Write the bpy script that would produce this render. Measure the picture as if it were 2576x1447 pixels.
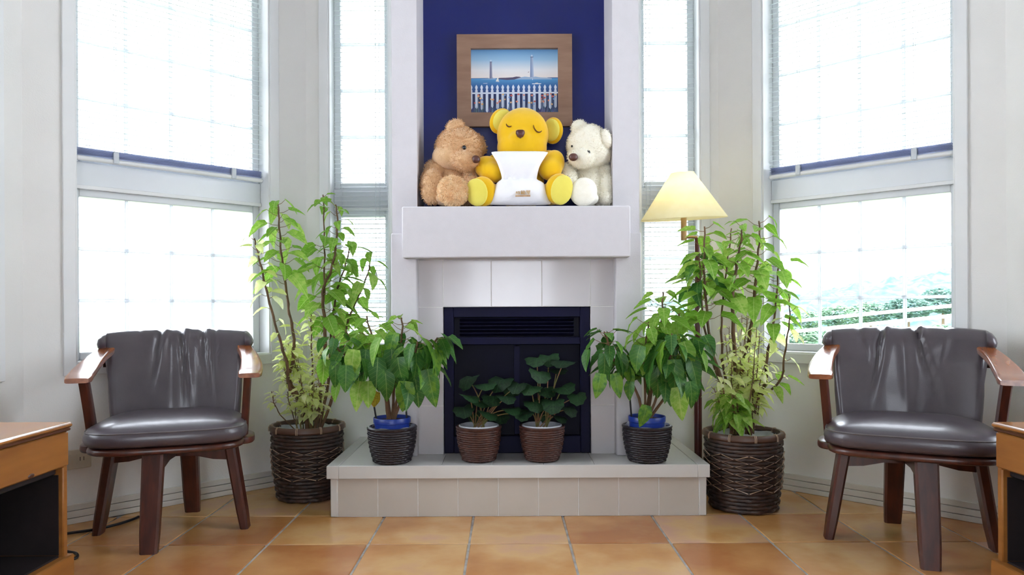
import bpy, bmesh, math, random
from mathutils import Vector, Matrix, Euler, noise
scene = bpy.context.scene
for o in list(bpy.data.objects): bpy.data.objects.remove(o)
PI = math.pi
# ------------------------------------------------------------------ camera, world, sun, exposure
FPX, CX, CY, CAMH = 1845.0, 1275.0, 777.0, 0.78        # measured on a 2576 x 1447 frame
ROLL = 0.00466
cam_d = bpy.data.cameras.new('camera'); cam = bpy.data.objects.new('camera', cam_d)
scene.collection.objects.link(cam); scene.camera = cam
cam_d.sensor_width = 36.0; cam_d.lens = 36.0*FPX/2576.0
cam_d.shift_x = (1288.0-CX)/2576.0; cam_d.shift_y = (CY-723.5)/2576.0
cam_d.clip_start = 0.05; cam_d.clip_end = 500
cam.location = (0, 0, CAMH); cam.rotation_euler = (PI/2, ROLL, 0)

world = bpy.data.worlds.new('overcast_sky'); scene.world = world; world.use_nodes = True
wn = world.node_tree.nodes; wn.clear()
w_out = wn.new('ShaderNodeOutputWorld'); w_bg = wn.new('ShaderNodeBackground')
w_bg.inputs['Color'].default_value = (0.88, 0.92, 1.0, 1); w_bg.inputs['Strength'].default_value = 10.0
world.node_tree.links.new(w_bg.outputs[0], w_out.inputs[0])
sun_d = bpy.data.lights.new('sun', 'SUN'); sun = bpy.data.objects.new('sun', sun_d)
scene.collection.objects.link(sun); sun_d.energy = 9.0; sun_d.angle = 0.05; sun_d.color = (1.0, 0.97, 0.9)
sun.rotation_euler = (math.radians(20), math.radians(-8), 0)
sun.location = (0, -10, 20)
vs = scene.view_settings
vs.view_transform = 'Standard'; vs.look = 'None'; vs.gamma = 1.0; vs.use_curve_mapping = False
vs.exposure = 0.14

# ------------------------------------------------------------------ helpers
def Q(px, py, D):
    """pixel of the photograph + distance in metres -> point in the room"""
    py = py + ROLL*(px-1288.0)
    return Vector(((px-CX)*D/FPX, D, CAMH-(py-CY)*D/FPX))
def link(o, parent=None):
    scene.collection.objects.link(o)
    if parent is not None: o.parent = parent
    return o
def tag(o, label=None, cat=None, group=None, kind=None):
    if label: o['label'] = label
    if cat: o['category'] = cat
    if group: o['group'] = group
    if kind: o['kind'] = kind
    return o
def empty(name, loc=(0,0,0), rz=0, parent=None):
    o = bpy.data.objects.new(name, None); o.location = loc; o.rotation_euler = (0,0,rz)
    o.empty_display_size = 0.05
    return link(o, parent)
class MB:
    def __init__(s): s.v = []; s.f = []; s.m = []; s.mi = 0; s.col = None
    def add(s, vs_, fs, M=None):
        b = len(s.v)
        if M is not None: vs_ = [M @ Vector(p) for p in vs_]
        s.v += [tuple(p) for p in vs_]
        for f in fs: s.f.append(tuple(b+i for i in f)); s.m.append(s.mi)
        return s
    def box(s, x0, x1, y0, y1, z0, z1, bev=0.0, M=None):
        if bev <= 0:
            vs_ = [(x,y,z) for z in (z0,z1) for y in (y0,y1) for x in (x0,x1)]
            return s.add(vs_, [(0,2,3,1),(4,5,7,6),(0,1,5,4),(2,6,7,3),(0,4,6,2),(1,3,7,5)], M)
        bev = min(bev, abs(x1-x0)*.49, abs(y1-y0)*.49, abs(z1-z0)*.49)
        X, Y, Z = (x0,x1), (y0,y1), (z0,z1)
        vs_ = []; idx = {}
        for i in (0,1):
            for j in (0,1):
                for k in (0,1):
                    p = (X[i], Y[j], Z[k]); d = (bev if i==0 else -bev, bev if j==0 else -bev, bev if k==0 else -bev)
                    for ax in range(3):
                        q = [p[a]+(0 if a==ax else d[a]) for a in range(3)]
                        idx[(i,j,k,ax)] = len(vs_); vs_.append(tuple(q))
        fs = []
        for ax in range(3):
            a, b = [(1,2),(2,0),(0,1)][ax]
            for e in (0,1):
                quad = []
                for (u,w) in ((0,0),(1,0),(1,1),(0,1)):
                    c = [0,0,0]; c[ax]=e; c[a]=u; c[b]=w; quad.append(idx[(c[0],c[1],c[2],ax)])
                fs.append(tuple(quad if e==1 else quad[::-1]))
            for u in (0,1):
                for w in (0,1):
                    c0=[0,0,0]; c1=[0,0,0]; c0[ax]=0; c1[ax]=1
                    c0[a]=c1[a]=u; c0[b]=c1[b]=w
                    q = [idx[(*c0,a)], idx[(*c1,a)], idx[(*c1,b)], idx[(*c0,b)]]
                    fs.append(tuple(q if (u==w) else q[::-1]) if False else tuple(q))
        for i in (0,1):
            for j in (0,1):
                for k in (0,1): fs.append((idx[(i,j,k,0)], idx[(i,j,k,1)], idx[(i,j,k,2)]))
        return s.add(vs_, fs, M)
    def loft(s, rings, closed=True, cap=True, M=None):
        n = len(rings[0]); vs_ = [p for r in rings for p in r]; fs = []
        for i in range(len(rings)-1):
            for j in range(n if closed else n-1):
                a = i*n+j; b = i*n+(j+1)%n
                fs.append((a, b, b+n, a+n))
        if cap and closed:
            fs.append(tuple(range(n))[::-1]); fs.append(tuple((len(rings)-1)*n+j for j in range(n)))
        return s.add(vs_, fs, M)
    def tube(s, pts, r, n=8, cap=True, M=None, closed=False):
        pts = [Vector(p) for p in pts]; k = len(pts)
        if not isinstance(r, (list,tuple)): r = [r]*k
        rings = []; up = None
        for i, p in enumerate(pts):
            if closed: t = (pts[(i+1)%k]-pts[i-1])
            else: t = (pts[min(i+1,k-1)]-pts[max(i-1,0)])
            if t.length < 1e-9: t = Vector((0,0,1))
            t.normalize()
            if up is None:
                up = Vector((0,0,1)) if abs(t.z) < .9 else Vector((1,0,0))
            a = t.cross(up)
            if a.length < 1e-6: a = t.orthogonal()
            a.normalize(); b = a.cross(t); b.normalize(); up = b
            rings.append([p+a*(math.cos(2*PI*j/n)*r[i])+b*(math.sin(2*PI*j/n)*r[i]) for j in range(n)])
        if closed: rings.append(rings[0]); return s.loft(rings, True, False, M)
        return s.loft(rings, True, cap, M)
    def lathe(s, prof, n=24, M=None, cap=False):
        rings = [[(r*math.cos(2*PI*j/n), r*math.sin(2*PI*j/n), z) for j in range(n)] for r, z in prof]
        return s.loft(rings, True, cap, M)
    def ell(s, c, r, R=None, nu=20, nv=12):
        c = Vector(c); vs_ = []; fs = []
        for i in range(nv+1):
            th = PI*i/nv
            for j in range(nu):
                ph = 2*PI*j/nu
                p = Vector((r[0]*math.sin(th)*math.cos(ph), r[1]*math.sin(th)*math.sin(ph), r[2]*math.cos(th)))
                if R is not None: p = R @ p
                vs_.append(c+p)
        for i in range(nv):
            for j in range(nu):
                a=i*nu+j; b=i*nu+(j+1)%nu; fs.append((a, a+nu, b+nu, b))
        return s.add(vs_, fs)
    def prism(s, poly, y0, y1, M=None):
        """polygon in (x,z) extruded along y"""
        n = len(poly); vs_ = [(x,y0,z) for x,z in poly]+[(x,y1,z) for x,z in poly]
        fs = [tuple(range(n)), tuple(range(n,2*n))[::-1]]+[(i, i+n, (i+1)%n+n, (i+1)%n) for i in range(n)]
        return s.add(vs_, fs, M)
    def mesh(s, name, mat, smooth=True, angle=40, off=None):
        me = bpy.data.meshes.new(name)
        vv = s.v if off is None else [(p[0]-off[0], p[1]-off[1], p[2]-off[2]) for p in s.v]
        me.from_pydata(vv, [], s.f); me.update()
        bm = bmesh.new(); bm.from_mesh(me); bmesh.ops.remove_doubles(bm, verts=bm.verts, dist=1e-6)
        bmesh.ops.recalc_face_normals(bm, faces=bm.faces); bm.to_mesh(me); bm.free()
        for m_ in (mat if isinstance(mat, (list,tuple)) else [mat]): me.materials.append(m_)
        if isinstance(mat, (list,tuple)) and len(me.polygons) == len(s.m):
            me.polygons.foreach_set('material_index', s.m)
        if smooth:
            me.polygons.foreach_set('use_smooth', [True]*len(me.polygons))
            me.set_sharp_from_angle(angle=math.radians(angle))
        return me
    def build(s, name, mat, parent=None, smooth=True, angle=40, world_=False):
        off = None
        if world_ and parent is not None:
            off = Vector(parent.location)
            if parent.parent is not None: off = off + Vector(parent.parent.location)
        me = s.mesh(name, mat, smooth, angle, off)
        return link(bpy.data.objects.new(name, me), parent)
def inst(name, me, parent, loc=(0,0,0), M=None):
    o = bpy.data.objects.new(name, me)
    if M is not None: o.matrix_local = M
    else: o.location = loc
    return link(o, parent)

# ------------------------------------------------------------------ materials (all procedural)
def nodes(m): m.use_nodes = True; return m.node_tree.nodes, m.node_tree.links
def mat(name, col, rough=.6, spec=.4, metal=0, var=None, scale=8.0, detail=4, bump=0, bscale=60, stretch=(1,1,1),
        rand=0, sheen=0, coat=0, trans=0, ramp=(.35,.65), coord='Object'):
    m = bpy.data.materials.new(name); N, L = nodes(m)
    b = N['Principled BSDF']
    b.inputs['Base Color'].default_value = (*col, 1); b.inputs['Roughness'].default_value = rough
    b.inputs['Specular IOR Level'].default_value = spec; b.inputs['Metallic'].default_value = metal
    if sheen: b.inputs['Sheen Weight'].default_value = sheen; b.inputs['Sheen Roughness'].default_value = .5
    if coat: b.inputs['Coat Weight'].default_value = coat; b.inputs['Coat Roughness'].default_value = .12
    tc = N.new('ShaderNodeTexCoord'); mp = N.new('ShaderNodeMapping'); mp.inputs['Scale'].default_value = stretch
    L.new(tc.outputs[coord], mp.inputs[0])
    src = None
    if var is not None:
        if rand:
            oi = N.new('ShaderNodeObjectInfo'); ad = N.new('ShaderNodeVectorMath'); ad.operation = 'MULTIPLY_ADD'
            ad.inputs[1].default_value = (1,1,1)
            cb = N.new('ShaderNodeCombineXYZ'); ml = N.new('ShaderNodeMath'); ml.operation='MULTIPLY'; ml.inputs[1].default_value = 37.0
            L.new(oi.outputs['Random'], ml.inputs[0]); L.new(ml.outputs[0], cb.inputs[0]); L.new(ml.outputs[0], cb.inputs[2])
            L.new(mp.outputs[0], ad.inputs[0]); L.new(cb.outputs[0], ad.inputs[2]); vec = ad.outputs[0]
        else: vec = mp.outputs[0]
        nz = N.new('ShaderNodeTexNoise'); nz.inputs['Scale'].default_value = scale; nz.inputs['Detail'].default_value = detail
        L.new(vec, nz.inputs['Vector'])
        cr = N.new('ShaderNodeValToRGB'); e = cr.color_ramp.elements
        e[0].position = ramp[0]; e[0].color = (*col,1); e[1].position = ramp[1]; e[1].color = (*var[0],1)
        if len(var) > 1:
            for i, c in enumerate(var[1:]):
                q = e.new(min(.99, ramp[1]+.12*(i+1))); q.color = (*c,1)
        if rand:
            mx = N.new('ShaderNodeMath'); mx.operation='MULTIPLY_ADD'; mx.inputs[1].default_value = rand; 
            sb = N.new('ShaderNodeMath'); sb.operation='SUBTRACT'; sb.inputs[1].default_value = .5
            L.new(oi.outputs['Random'], sb.inputs[0]); L.new(sb.outputs[0], mx.inputs[0]); L.new(nz.outputs['Fac'], mx.inputs[2])
            L.new(mx.outputs[0], cr.inputs[0])
        else: L.new(nz.outputs['Fac'], cr.inputs[0])
        L.new(cr.outputs[0], b.inputs['Base Color']); src = cr.outputs[0]
    if bump:
        n2 = N.new('ShaderNodeTexNoise'); n2.inputs['Scale'].default_value = bscale; n2.inputs['Detail'].default_value = 5
        L.new(mp.outputs[0], n2.inputs['Vector'])
        bp = N.new('ShaderNodeBump'); bp.inputs['Strength'].default_value = bump; bp.inputs['Distance'].default_value = .01
        L.new(n2.outputs['Fac'], bp.inputs['Height']); L.new(bp.outputs[0], b.inputs['Normal'])
    if trans:
        tr = N.new('ShaderNodeBsdfTranslucent'); mix = N.new('ShaderNodeMixShader'); mix.inputs[0].default_value = trans
        tr.inputs[0].default_value = (*col,1)
        if src: L.new(src, tr.inputs[0])
        L.new(b.outputs[0], mix.inputs[1]); L.new(tr.outputs[0], mix.inputs[2])
        L.new(mix.outputs[0], N['Material Output'].inputs['Surface'])
    return m
def srgb(r, g, b):
    f = lambda c: (c/255)/12.92 if c/255 <= .04045 else ((c/255+.055)/1.055)**2.4
    return (f(r), f(g), f(b))
M = {}
M['wall']   = mat('wallpaper_white', srgb(236,234,231), .85, .2, var=[srgb(233,231,228)], scale=5, bump=.08, bscale=220)
M['plaster']= mat('textured_plaster', srgb(209,205,209), .8, .25, var=[srgb(207,203,207)], scale=30, bump=.10, bscale=300)
M['trim']   = mat('white_trim_paint', srgb(236,236,236), .45, .4, var=[srgb(230,231,232)], scale=4)
M['base']   = mat('baseboard_paint', srgb(220,216,208), .5, .4, var=[srgb(208,203,194)], scale=6)
M['alu']    = mat('white_window_frame', srgb(228,231,234), .35, .5, var=[srgb(222,225,229)], scale=3)
M['slat']   = mat('blind_slat_white', srgb(240,243,245), .4, .4, trans=.45, var=[srgb(236,240,243)], scale=3)
M['slatdk'] = mat('blind_slat_edge', srgb(222,226,242), .4, .4, trans=.4, var=[srgb(214,219,238)], scale=9)
M['cord']   = mat('blind_cord', srgb(215,220,225), .8, .2, var=[srgb(200,205,212)], scale=40)
M['ceil']   = mat('ceiling_white', srgb(236,236,236), .9, .2, var=[srgb(232,232,232)], scale=3)
M['grout']  = mat('floor_grout', srgb(186,180,174), .8, .3, var=[srgb(150,142,134)], scale=25)
M['tile']   = mat('terracotta_tile', srgb(176,114,66), .24, .5, var=[srgb(200,146,90), srgb(212,168,114), srgb(202,156,128)], scale=3.2, detail=5, rand=.30, ramp=(.30,.52), bump=.06, bscale=25)
M['ctile']  = mat('glazed_cream_tile', srgb(206,201,204), .12, .5, var=[srgb(201,196,199)], scale=5, rand=.2, bump=.03, bscale=8)
M['htile']  = mat('hearth_tile', srgb(196,188,179), .35, .45, var=[srgb(191,183,173)], scale=6, rand=.2)
M['joint']  = mat('tile_joint', srgb(232,230,228), .8, .2, var=[srgb(222,219,216)], scale=40)
M['slab']   = mat('hearth_slab', srgb(208,205,202), .2, .5, var=[srgb(204,201,197)], scale=5)
M['navy']   = mat('navy_panel', srgb(12,24,98), .34, .5, var=[srgb(15,28,106)], scale=2)
M['iron']   = mat('firebox_metal', srgb(15,14,50), .6, .2, var=[srgb(12,12,40)], scale=6)
M['irond']  = mat('firebox_dark', srgb(14,13,38), .6, .3, var=[srgb(16,15,26)], scale=6)
M['fglass'] = mat('firebox_glass', srgb(10,9,34), .5, .12, var=[srgb(11,11,22)], scale=3)
M['frame']  = mat('oak_picture_frame', srgb(158,126,106), .55, .35, var=[srgb(142,110,92)], scale=6, stretch=(1,1,5), bump=.1, bscale=80)
M['wood']   = mat('chair_wood_dark', srgb(84,40,28), .34, .5, var=[srgb(60,28,22)], scale=7, stretch=(6,6,1), coat=.15)
M['arm']    = mat('chair_wood_arm', srgb(150,86,46), .25, .5, var=[srgb(124,66,34)], scale=7, stretch=(7,1,7), coat=.5)
M['leather']= mat('grey_brown_leather', srgb(84,76,82), .30, .5, var=[srgb(76,68,75)], scale=10, bump=.06, bscale=320, coat=.2)
M['pipe']   = mat('leather_piping', srgb(104,97,98), .4, .5, var=[srgb(92,85,87)], scale=20)
M['tabtop'] = mat('table_top_wood', srgb(176,120,62), .22, .5, var=[srgb(156,100,50)], scale=5, stretch=(5,1,5), coat=.4)
M['tab']    = mat('table_side_wood', srgb(160,104,48), .4, .45, var=[srgb(138,86,40)], scale=4, stretch=(6,1,6))
M['tabdk']  = mat('table_edge_wood', srgb(90,55,38), .35, .5, var=[srgb(72,42,30)], scale=6)
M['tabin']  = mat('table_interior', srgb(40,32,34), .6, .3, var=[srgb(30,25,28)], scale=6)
M['wicker'] = mat('dark_wicker', srgb(46,35,34), .4, .5, var=[srgb(70,50,42)], scale=28, bump=.2, bscale=200)
M['wrim']   = mat('wicker_rim', srgb(88,62,48), .4, .5, var=[srgb(80,55,42)], scale=20, stretch=(1,1,4))
M['strand'] = mat('pale_strand', srgb(186,158,134), .3, .5, var=[srgb(160,132,108)], scale=40)
M['pot']    = mat('charcoal_weave', srgb(24,18,26), .38, .5, var=[srgb(36,28,36)], scale=40)
M['potbr']  = mat('brown_weave', srgb(80,47,38), .42, .45, var=[srgb(62,35,30)], scale=40)
M['blue']   = mat('blue_plastic_pot', srgb(26,54,140), .35, .5, var=[srgb(22,46,126)], scale=6)
M['liner']  = mat('plastic_liner', srgb(196,198,204), .25, .5, var=[srgb(170,172,180)], scale=20, bump=.5, bscale=30)
M['soil']   = mat('potting_soil', srgb(66,50,40), .95, .1, var=[srgb(44,34,28)], scale=60, bump=.8, bscale=90)
M['stem']   = mat('woody_stem', srgb(92,72,54), .7, .3, var=[srgb(118,88,66), srgb(72,62,44)], scale=30, bump=.3, bscale=120)
M['stemg']  = mat('green_stem', srgb(110,112,62), .6, .3, var=[srgb(140,96,76)], scale=30)
M['leafA']  = mat('leaf_fresh_green', srgb(118,168,54), .45, .35, var=[srgb(150,194,80), srgb(178,208,104)], scale=6, rand=.5, trans=.48)
M['leafY']  = mat('leaf_young_backlit', srgb(226,238,150), .5, .3, var=[srgb(240,246,182), srgb(249,250,212)], scale=6, rand=.5, trans=.6)  # young leaf tone, lightened further in place of backlight from the windows
M['leafB']  = mat('leaf_deep_green', srgb(54,104,42), .42, .4, var=[srgb(76,128,50), srgb(112,156,52)], scale=5, rand=.55, trans=.32)
M['leafC']  = mat('leaf_dark_round', srgb(26,50,32), .5, .35, var=[srgb(42,74,44)], scale=8, rand=.4, trans=.2)
M['leafD']  = mat('leaf_yellowing', srgb(190,178,60), .5, .3, var=[srgb(150,120,50)], scale=10, trans=.4)
M['furbr']  = mat('plush_tan', srgb(226,188,146), .95, .1, var=[srgb(216,174,130)], scale=40, sheen=.5, bump=.5, bscale=160)
M['furbl']  = mat('plush_light_tan', srgb(250,222,182), .95, .1, var=[srgb(240,206,162)], scale=50, sheen=.5, bump=.9, bscale=110)
M['furwh']  = mat('plush_cream', srgb(248,244,230), .95, .1, var=[srgb(244,238,222)], scale=30, sheen=.5, bump=.3, bscale=160)
M['pilebr'] = mat('plush_tan_pile', srgb(232,196,154), .95, .1, var=[srgb(224,184,140)], scale=40, sheen=.4, trans=.5)
M['pilebl'] = mat('plush_light_pile', srgb(253,236,206), .95, .1, var=[srgb(244,212,168)], scale=50, sheen=.4, trans=.5)
M['pilewh'] = mat('plush_cream_pile', srgb(250,246,232), .95, .1, var=[srgb(246,240,224)], scale=30, sheen=.4, trans=.5)
M['yel']    = mat('plush_yellow', srgb(240,192,28), .9, .1, var=[srgb(232,182,20)], scale=10, sheen=.4, bump=.1, bscale=300)
M['yelp']   = mat('plush_pale_yellow', srgb(236,222,104), .9, .1, var=[srgb(228,212,92)], scale=10, sheen=.4, bump=.1, bscale=300)
M['nose']   = mat('nose_brown', srgb(92,54,48), .35, .5, var=[srgb(80,45,40)], scale=30)
M['stitch'] = mat('stitch_brown', srgb(112,72,40), .7, .2, var=[srgb(98,60,34)], scale=60)
M['eye']    = mat('eye_black', srgb(26,26,36), .1, .6, var=[srgb(20,20,28)], scale=20)
M['cotton'] = mat('white_cotton', srgb(244,243,246), .9, .1, var=[srgb(240,239,243)], scale=20, bump=.08, bscale=300)
M['ochre']  = mat('ochre_print', srgb(216,180,122), .8, .1, var=[srgb(186,142,80)], scale=60)
M['ochred'] = mat('ochre_print_dark', srgb(196,148,96), .8, .1, var=[srgb(164,116,66)], scale=60)
M['lampw']  = mat('lamp_pole_wood', srgb(96,40,36), .3, .5, var=[srgb(74,28,28)], scale=8, stretch=(8,8,1), coat=.3)
M['brass']  = mat('lamp_brass', srgb(168,138,96), .35, .5, metal=.6, var=[srgb(150,120,82)], scale=20)
M['shade']  = mat('lamp_shade_fabric', srgb(253,247,222), .8, .2, var=[srgb(251,244,216)], scale=30, trans=.6)
M['black']  = mat('black_cable', srgb(26,24,28), .5, .4, var=[srgb(20,19,22)], scale=30)
M['outlet'] = mat('outlet_plate', srgb(216,208,192), .5, .4, var=[srgb(208,200,184)], scale=8)
M['ground'] = mat('outside_ground', srgb(104,120,88), .95, .1, var=[srgb(116,130,100)], scale=.3)
M['tree']   = mat('hazy_foliage', srgb(104,134,124), .9, .1, var=[srgb(136,162,136), srgb(90,124,134)], scale=.5, rand=.5, trans=.3)  # pale bluish haze is mixed into the foliage colour
M['hill']   = mat('far_hillside', srgb(60,82,96), .95, .05, var=[srgb(92,114,122), srgb(70,94,108)], scale=.35, detail=9)  # distance haze put into the colour as a blue-grey tone
M['trunk']  = mat('outside_trunk', srgb(120,104,86), .9, .1, var=[srgb(100,86,70)], scale=3)
M['rail']   = mat('white_rail', srgb(245,245,245), .4, .4, var=[srgb(240,240,240)], scale=3)
def glass_mat():
    m = bpy.data.materials.new('window_glass'); N, L = nodes(m); N.remove(N['Principled BSDF'])
    t = N.new('ShaderNodeBsdfTransparent'); g = N.new('ShaderNodeBsdfGlossy'); g.inputs['Roughness'].default_value = .02
    f = N.new('ShaderNodeFresnel'); f.inputs[0].default_value = 1.35; mx = N.new('ShaderNodeMixShader')
    t.inputs[0].default_value = (.97,.985,.99,1)
    L.new(f.outputs[0], mx.inputs[0]); L.new(t.outputs[0], mx.inputs[1]); L.new(g.outputs[0], mx.inputs[2])
    L.new(mx.outputs[0], N['Material Output'].inputs['Surface']); return m
def veins(m, light, amt=.55):
    '''midrib and side veins drawn from the leaf's own x/y coordinates'''
    N, L = nodes(m); b = N['Principled BSDF']; src = b.inputs['Base Color'].links[0].from_socket
    tc = N.new('ShaderNodeTexCoord'); sx = N.new('ShaderNodeSeparateXYZ'); L.new(tc.outputs['Object'], sx.inputs[0])
    def mth(op, a, c=None):
        n = N.new('ShaderNodeMath'); n.operation = op
        for i, v in enumerate((a, c)):
            if v is None: continue
            if isinstance(v, (int, float)): n.inputs[i].default_value = v
            else: L.new(v, n.inputs[i])
        return n.outputs[0]
    ax = mth('ABSOLUTE', sx.outputs[0]); mid = mth('LESS_THAN', ax, .013)
    s = mth('SUBTRACT', sx.outputs[1], mth('MULTIPLY', ax, .75)); side = mth('LESS_THAN', mth('FRACT', mth('MULTIPLY', s, 7.5)), .10)
    f = mth('MULTIPLY', mth('MAXIMUM', mid, mth('MULTIPLY', side, .55)), amt)
    mx = N.new('ShaderNodeMix'); mx.data_type = 'RGBA'; L.new(f, mx.inputs['Factor']); L.new(src, mx.inputs['A']); mx.inputs['B'].default_value = (*light, 1)
    outs = [l.to_socket for l in src.links if l.to_node.type in ('BSDF_PRINCIPLED','BSDF_TRANSLUCENT')]
    for o in outs: L.new(mx.outputs['Result'], o)
veins(M['leafA'], srgb(204,222,140)); veins(M['leafY'], srgb(246,248,214), .4); veins(M['leafB'], srgb(140,176,96)); veins(M['leafC'], srgb(70,104,70), .4)
M['glass'] = glass_mat()
M['muntin'] = mat('muntin_vinyl', srgb(242,244,247), .4, .4, var=[srgb(238,240,244)], scale=3, trans=.5)
def emit_mat(name, col, s):
    m = bpy.data.materials.new(name); N, L = nodes(m); N.remove(N['Principled BSDF'])
    e = N.new('ShaderNodeEmission'); e.inputs[0].default_value = (*col,1); e.inputs[1].default_value = s
    L.new(e.outputs[0], N['Material Output'].inputs['Surface']); return m
M['bulb'] = emit_mat('lit_bulb', (1,.90,.62), 26)
def print_mat():
    m = bpy.data.materials.new('painted_print'); N, L = nodes(m); b = N['Principled BSDF']
    a = N.new('ShaderNodeVertexColor'); a.layer_name = 'print'
    L.new(a.outputs[0], b.inputs['Base Color']); b.inputs['Roughness'].default_value = .5; return m
M['print'] = print_mat()
# ================================================================== STRUCTURE
ZC = 3.0                      # ceiling
W0, W1 = 0.585, 2.72          # window opening
DB, XL, XR = 3.367, -0.918, 0.975      # back wall, its two corners
DS = 2.582; XSL, XSR = XL-(DB-DS), XR+(DB-DS)      # where the angled walls end
L45 = (DB-DS)*math.sqrt(2)
def T(x, y, rz): return Matrix.Translation((x,y,0)) @ Matrix.Rotation(rz, 4, 'Z')
FR = {'left': T(XSL, DS, PI/4), 'right': T(XR, DB, -PI/4), 'back_left': T(XL, DB, 0), 'back_right': T(0.534, DB, 0),
      'side_left': T(XSL, -2.5, PI/2), 'side_right': T(XSR, DS, -PI/2)}
WIN = {'left': (.164,.929,L45), 'right': (.212,.953,L45), 'back_left': (XL*-1-.814, XL*-1-.535, .4595),
       'back_right': (.615-.534, .891-.534, XR-.534), 'side_left': (4.07,4.93,5.082), 'side_right': (.15,1.01,5.082)}
TH = .15
floor = MB().box(-3, 3, -2.6, 3.75, -.05, -.003).build('floor', M['grout'])
tag(floor, 'terracotta tiled floor with pale grout lines', 'floor', kind='structure')
S = .335; g = .004
tm = MB().box(-S/2+g, S/2-g, -S/2+g, S/2-g, -.006, 0, .0022).mesh('floor_tile', M['tile'])
for i in range(-6, 6):
    for j in range(0, 8):
        x = .206+S*(i+.5); y = 2.77+S*1.0-S*(j-.5)
        if abs(x-.028) - S*.7 > 1.735 - max(0, y-2.55): continue
        if y - S*.5 > 3.37: continue
        inst('tile', tm, floor, (x, y, 0))
ceil = MB().box(-2.4, 2.4, -2.6, 3.75, ZC, ZC+.1).build('ceiling', M['ceil']); tag(ceil, 'plain white ceiling', 'ceiling', kind='structure')
# unseen wall added behind the camera, its glazed opening sized to set front daylight
b = MB(); dx0, dx1, dz1 = -.50, .55, 2.05
b.box(-2.0, dx0, -2.62, -2.5, 0, ZC); b.box(dx1, 2.05, -2.62, -2.5, 0, ZC); b.box(dx0, dx1, -2.62, -2.5, dz1, ZC)
tag(b.build('wall_front', M['wall'], smooth=False), 'unseen wall added behind the viewer around a glazed opening for front light', 'wall', kind='structure')
dr = empty('added_door_1', (0,-2.56,0)); tag(dr, 'unseen glazed door added behind the viewer to let in front light', 'door', kind='structure')
for k in range(4):
    x0 = dx0+(dx1-dx0)*k/3 if k < 3 else dx1-.05
    MB().box(x0, x0+.05, -.025, .025, 0, dz1, .003).build('door_stile', M['alu'], dr)
for k in range(3):
    x0 = dx0+(dx1-dx0)*k/3; x1 = dx0+(dx1-dx0)*(k+1)/3
    MB().box(x0+.05, x1, -.003, .003, .06, dz1-.06).build('pane', M['glass'], dr, smooth=False)
    MB().box(x0+.05, x1, -.02, .02, 0, .06).box(x0+.05, x1, -.02, .02, dz1-.06, dz1).build('door_rail', M['alu'], dr)
nwin = 0
def wall(side):
    Mx = FR[side]; s0, s1, ln = WIN[side]; b = MB()
    e0 = e1 = 0
    if side in ('left','right'): e0 = e1 = .05
    b.box(-e0*0, s0, 0, TH, 0, ZC, M=Mx); b.box(s1, ln, 0, TH, 0, ZC, M=Mx)
    b.box(s0, s1, 0, TH, 0, W0, M=Mx); b.box(s0, s1, 0, TH, W1, ZC, M=Mx)
    o = b.build('wall_'+side, M['wall'], smooth=False)
    tag(o, 'white papered wall around its window, %s side of the bay' % side.replace('_',' '), 'wall', kind='structure')
    # baseboard with two grooves
    z = 0; bb = MB()
    for (za, zb, t) in ((0,.021,.014),(.0225,.047,.0125),(.0485,.071,.0105)):
        bb.box(.004, ln-.004, -t, 0, za+.0005, zb, .0015, M=Mx)
    bo = bb.build('baseboard_'+side, M['base']); tag(bo, 'cream grooved baseboard along the %s wall' % side.replace('_',' '), 'baseboard', kind='structure')
for s in FR: wall(s)

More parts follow.
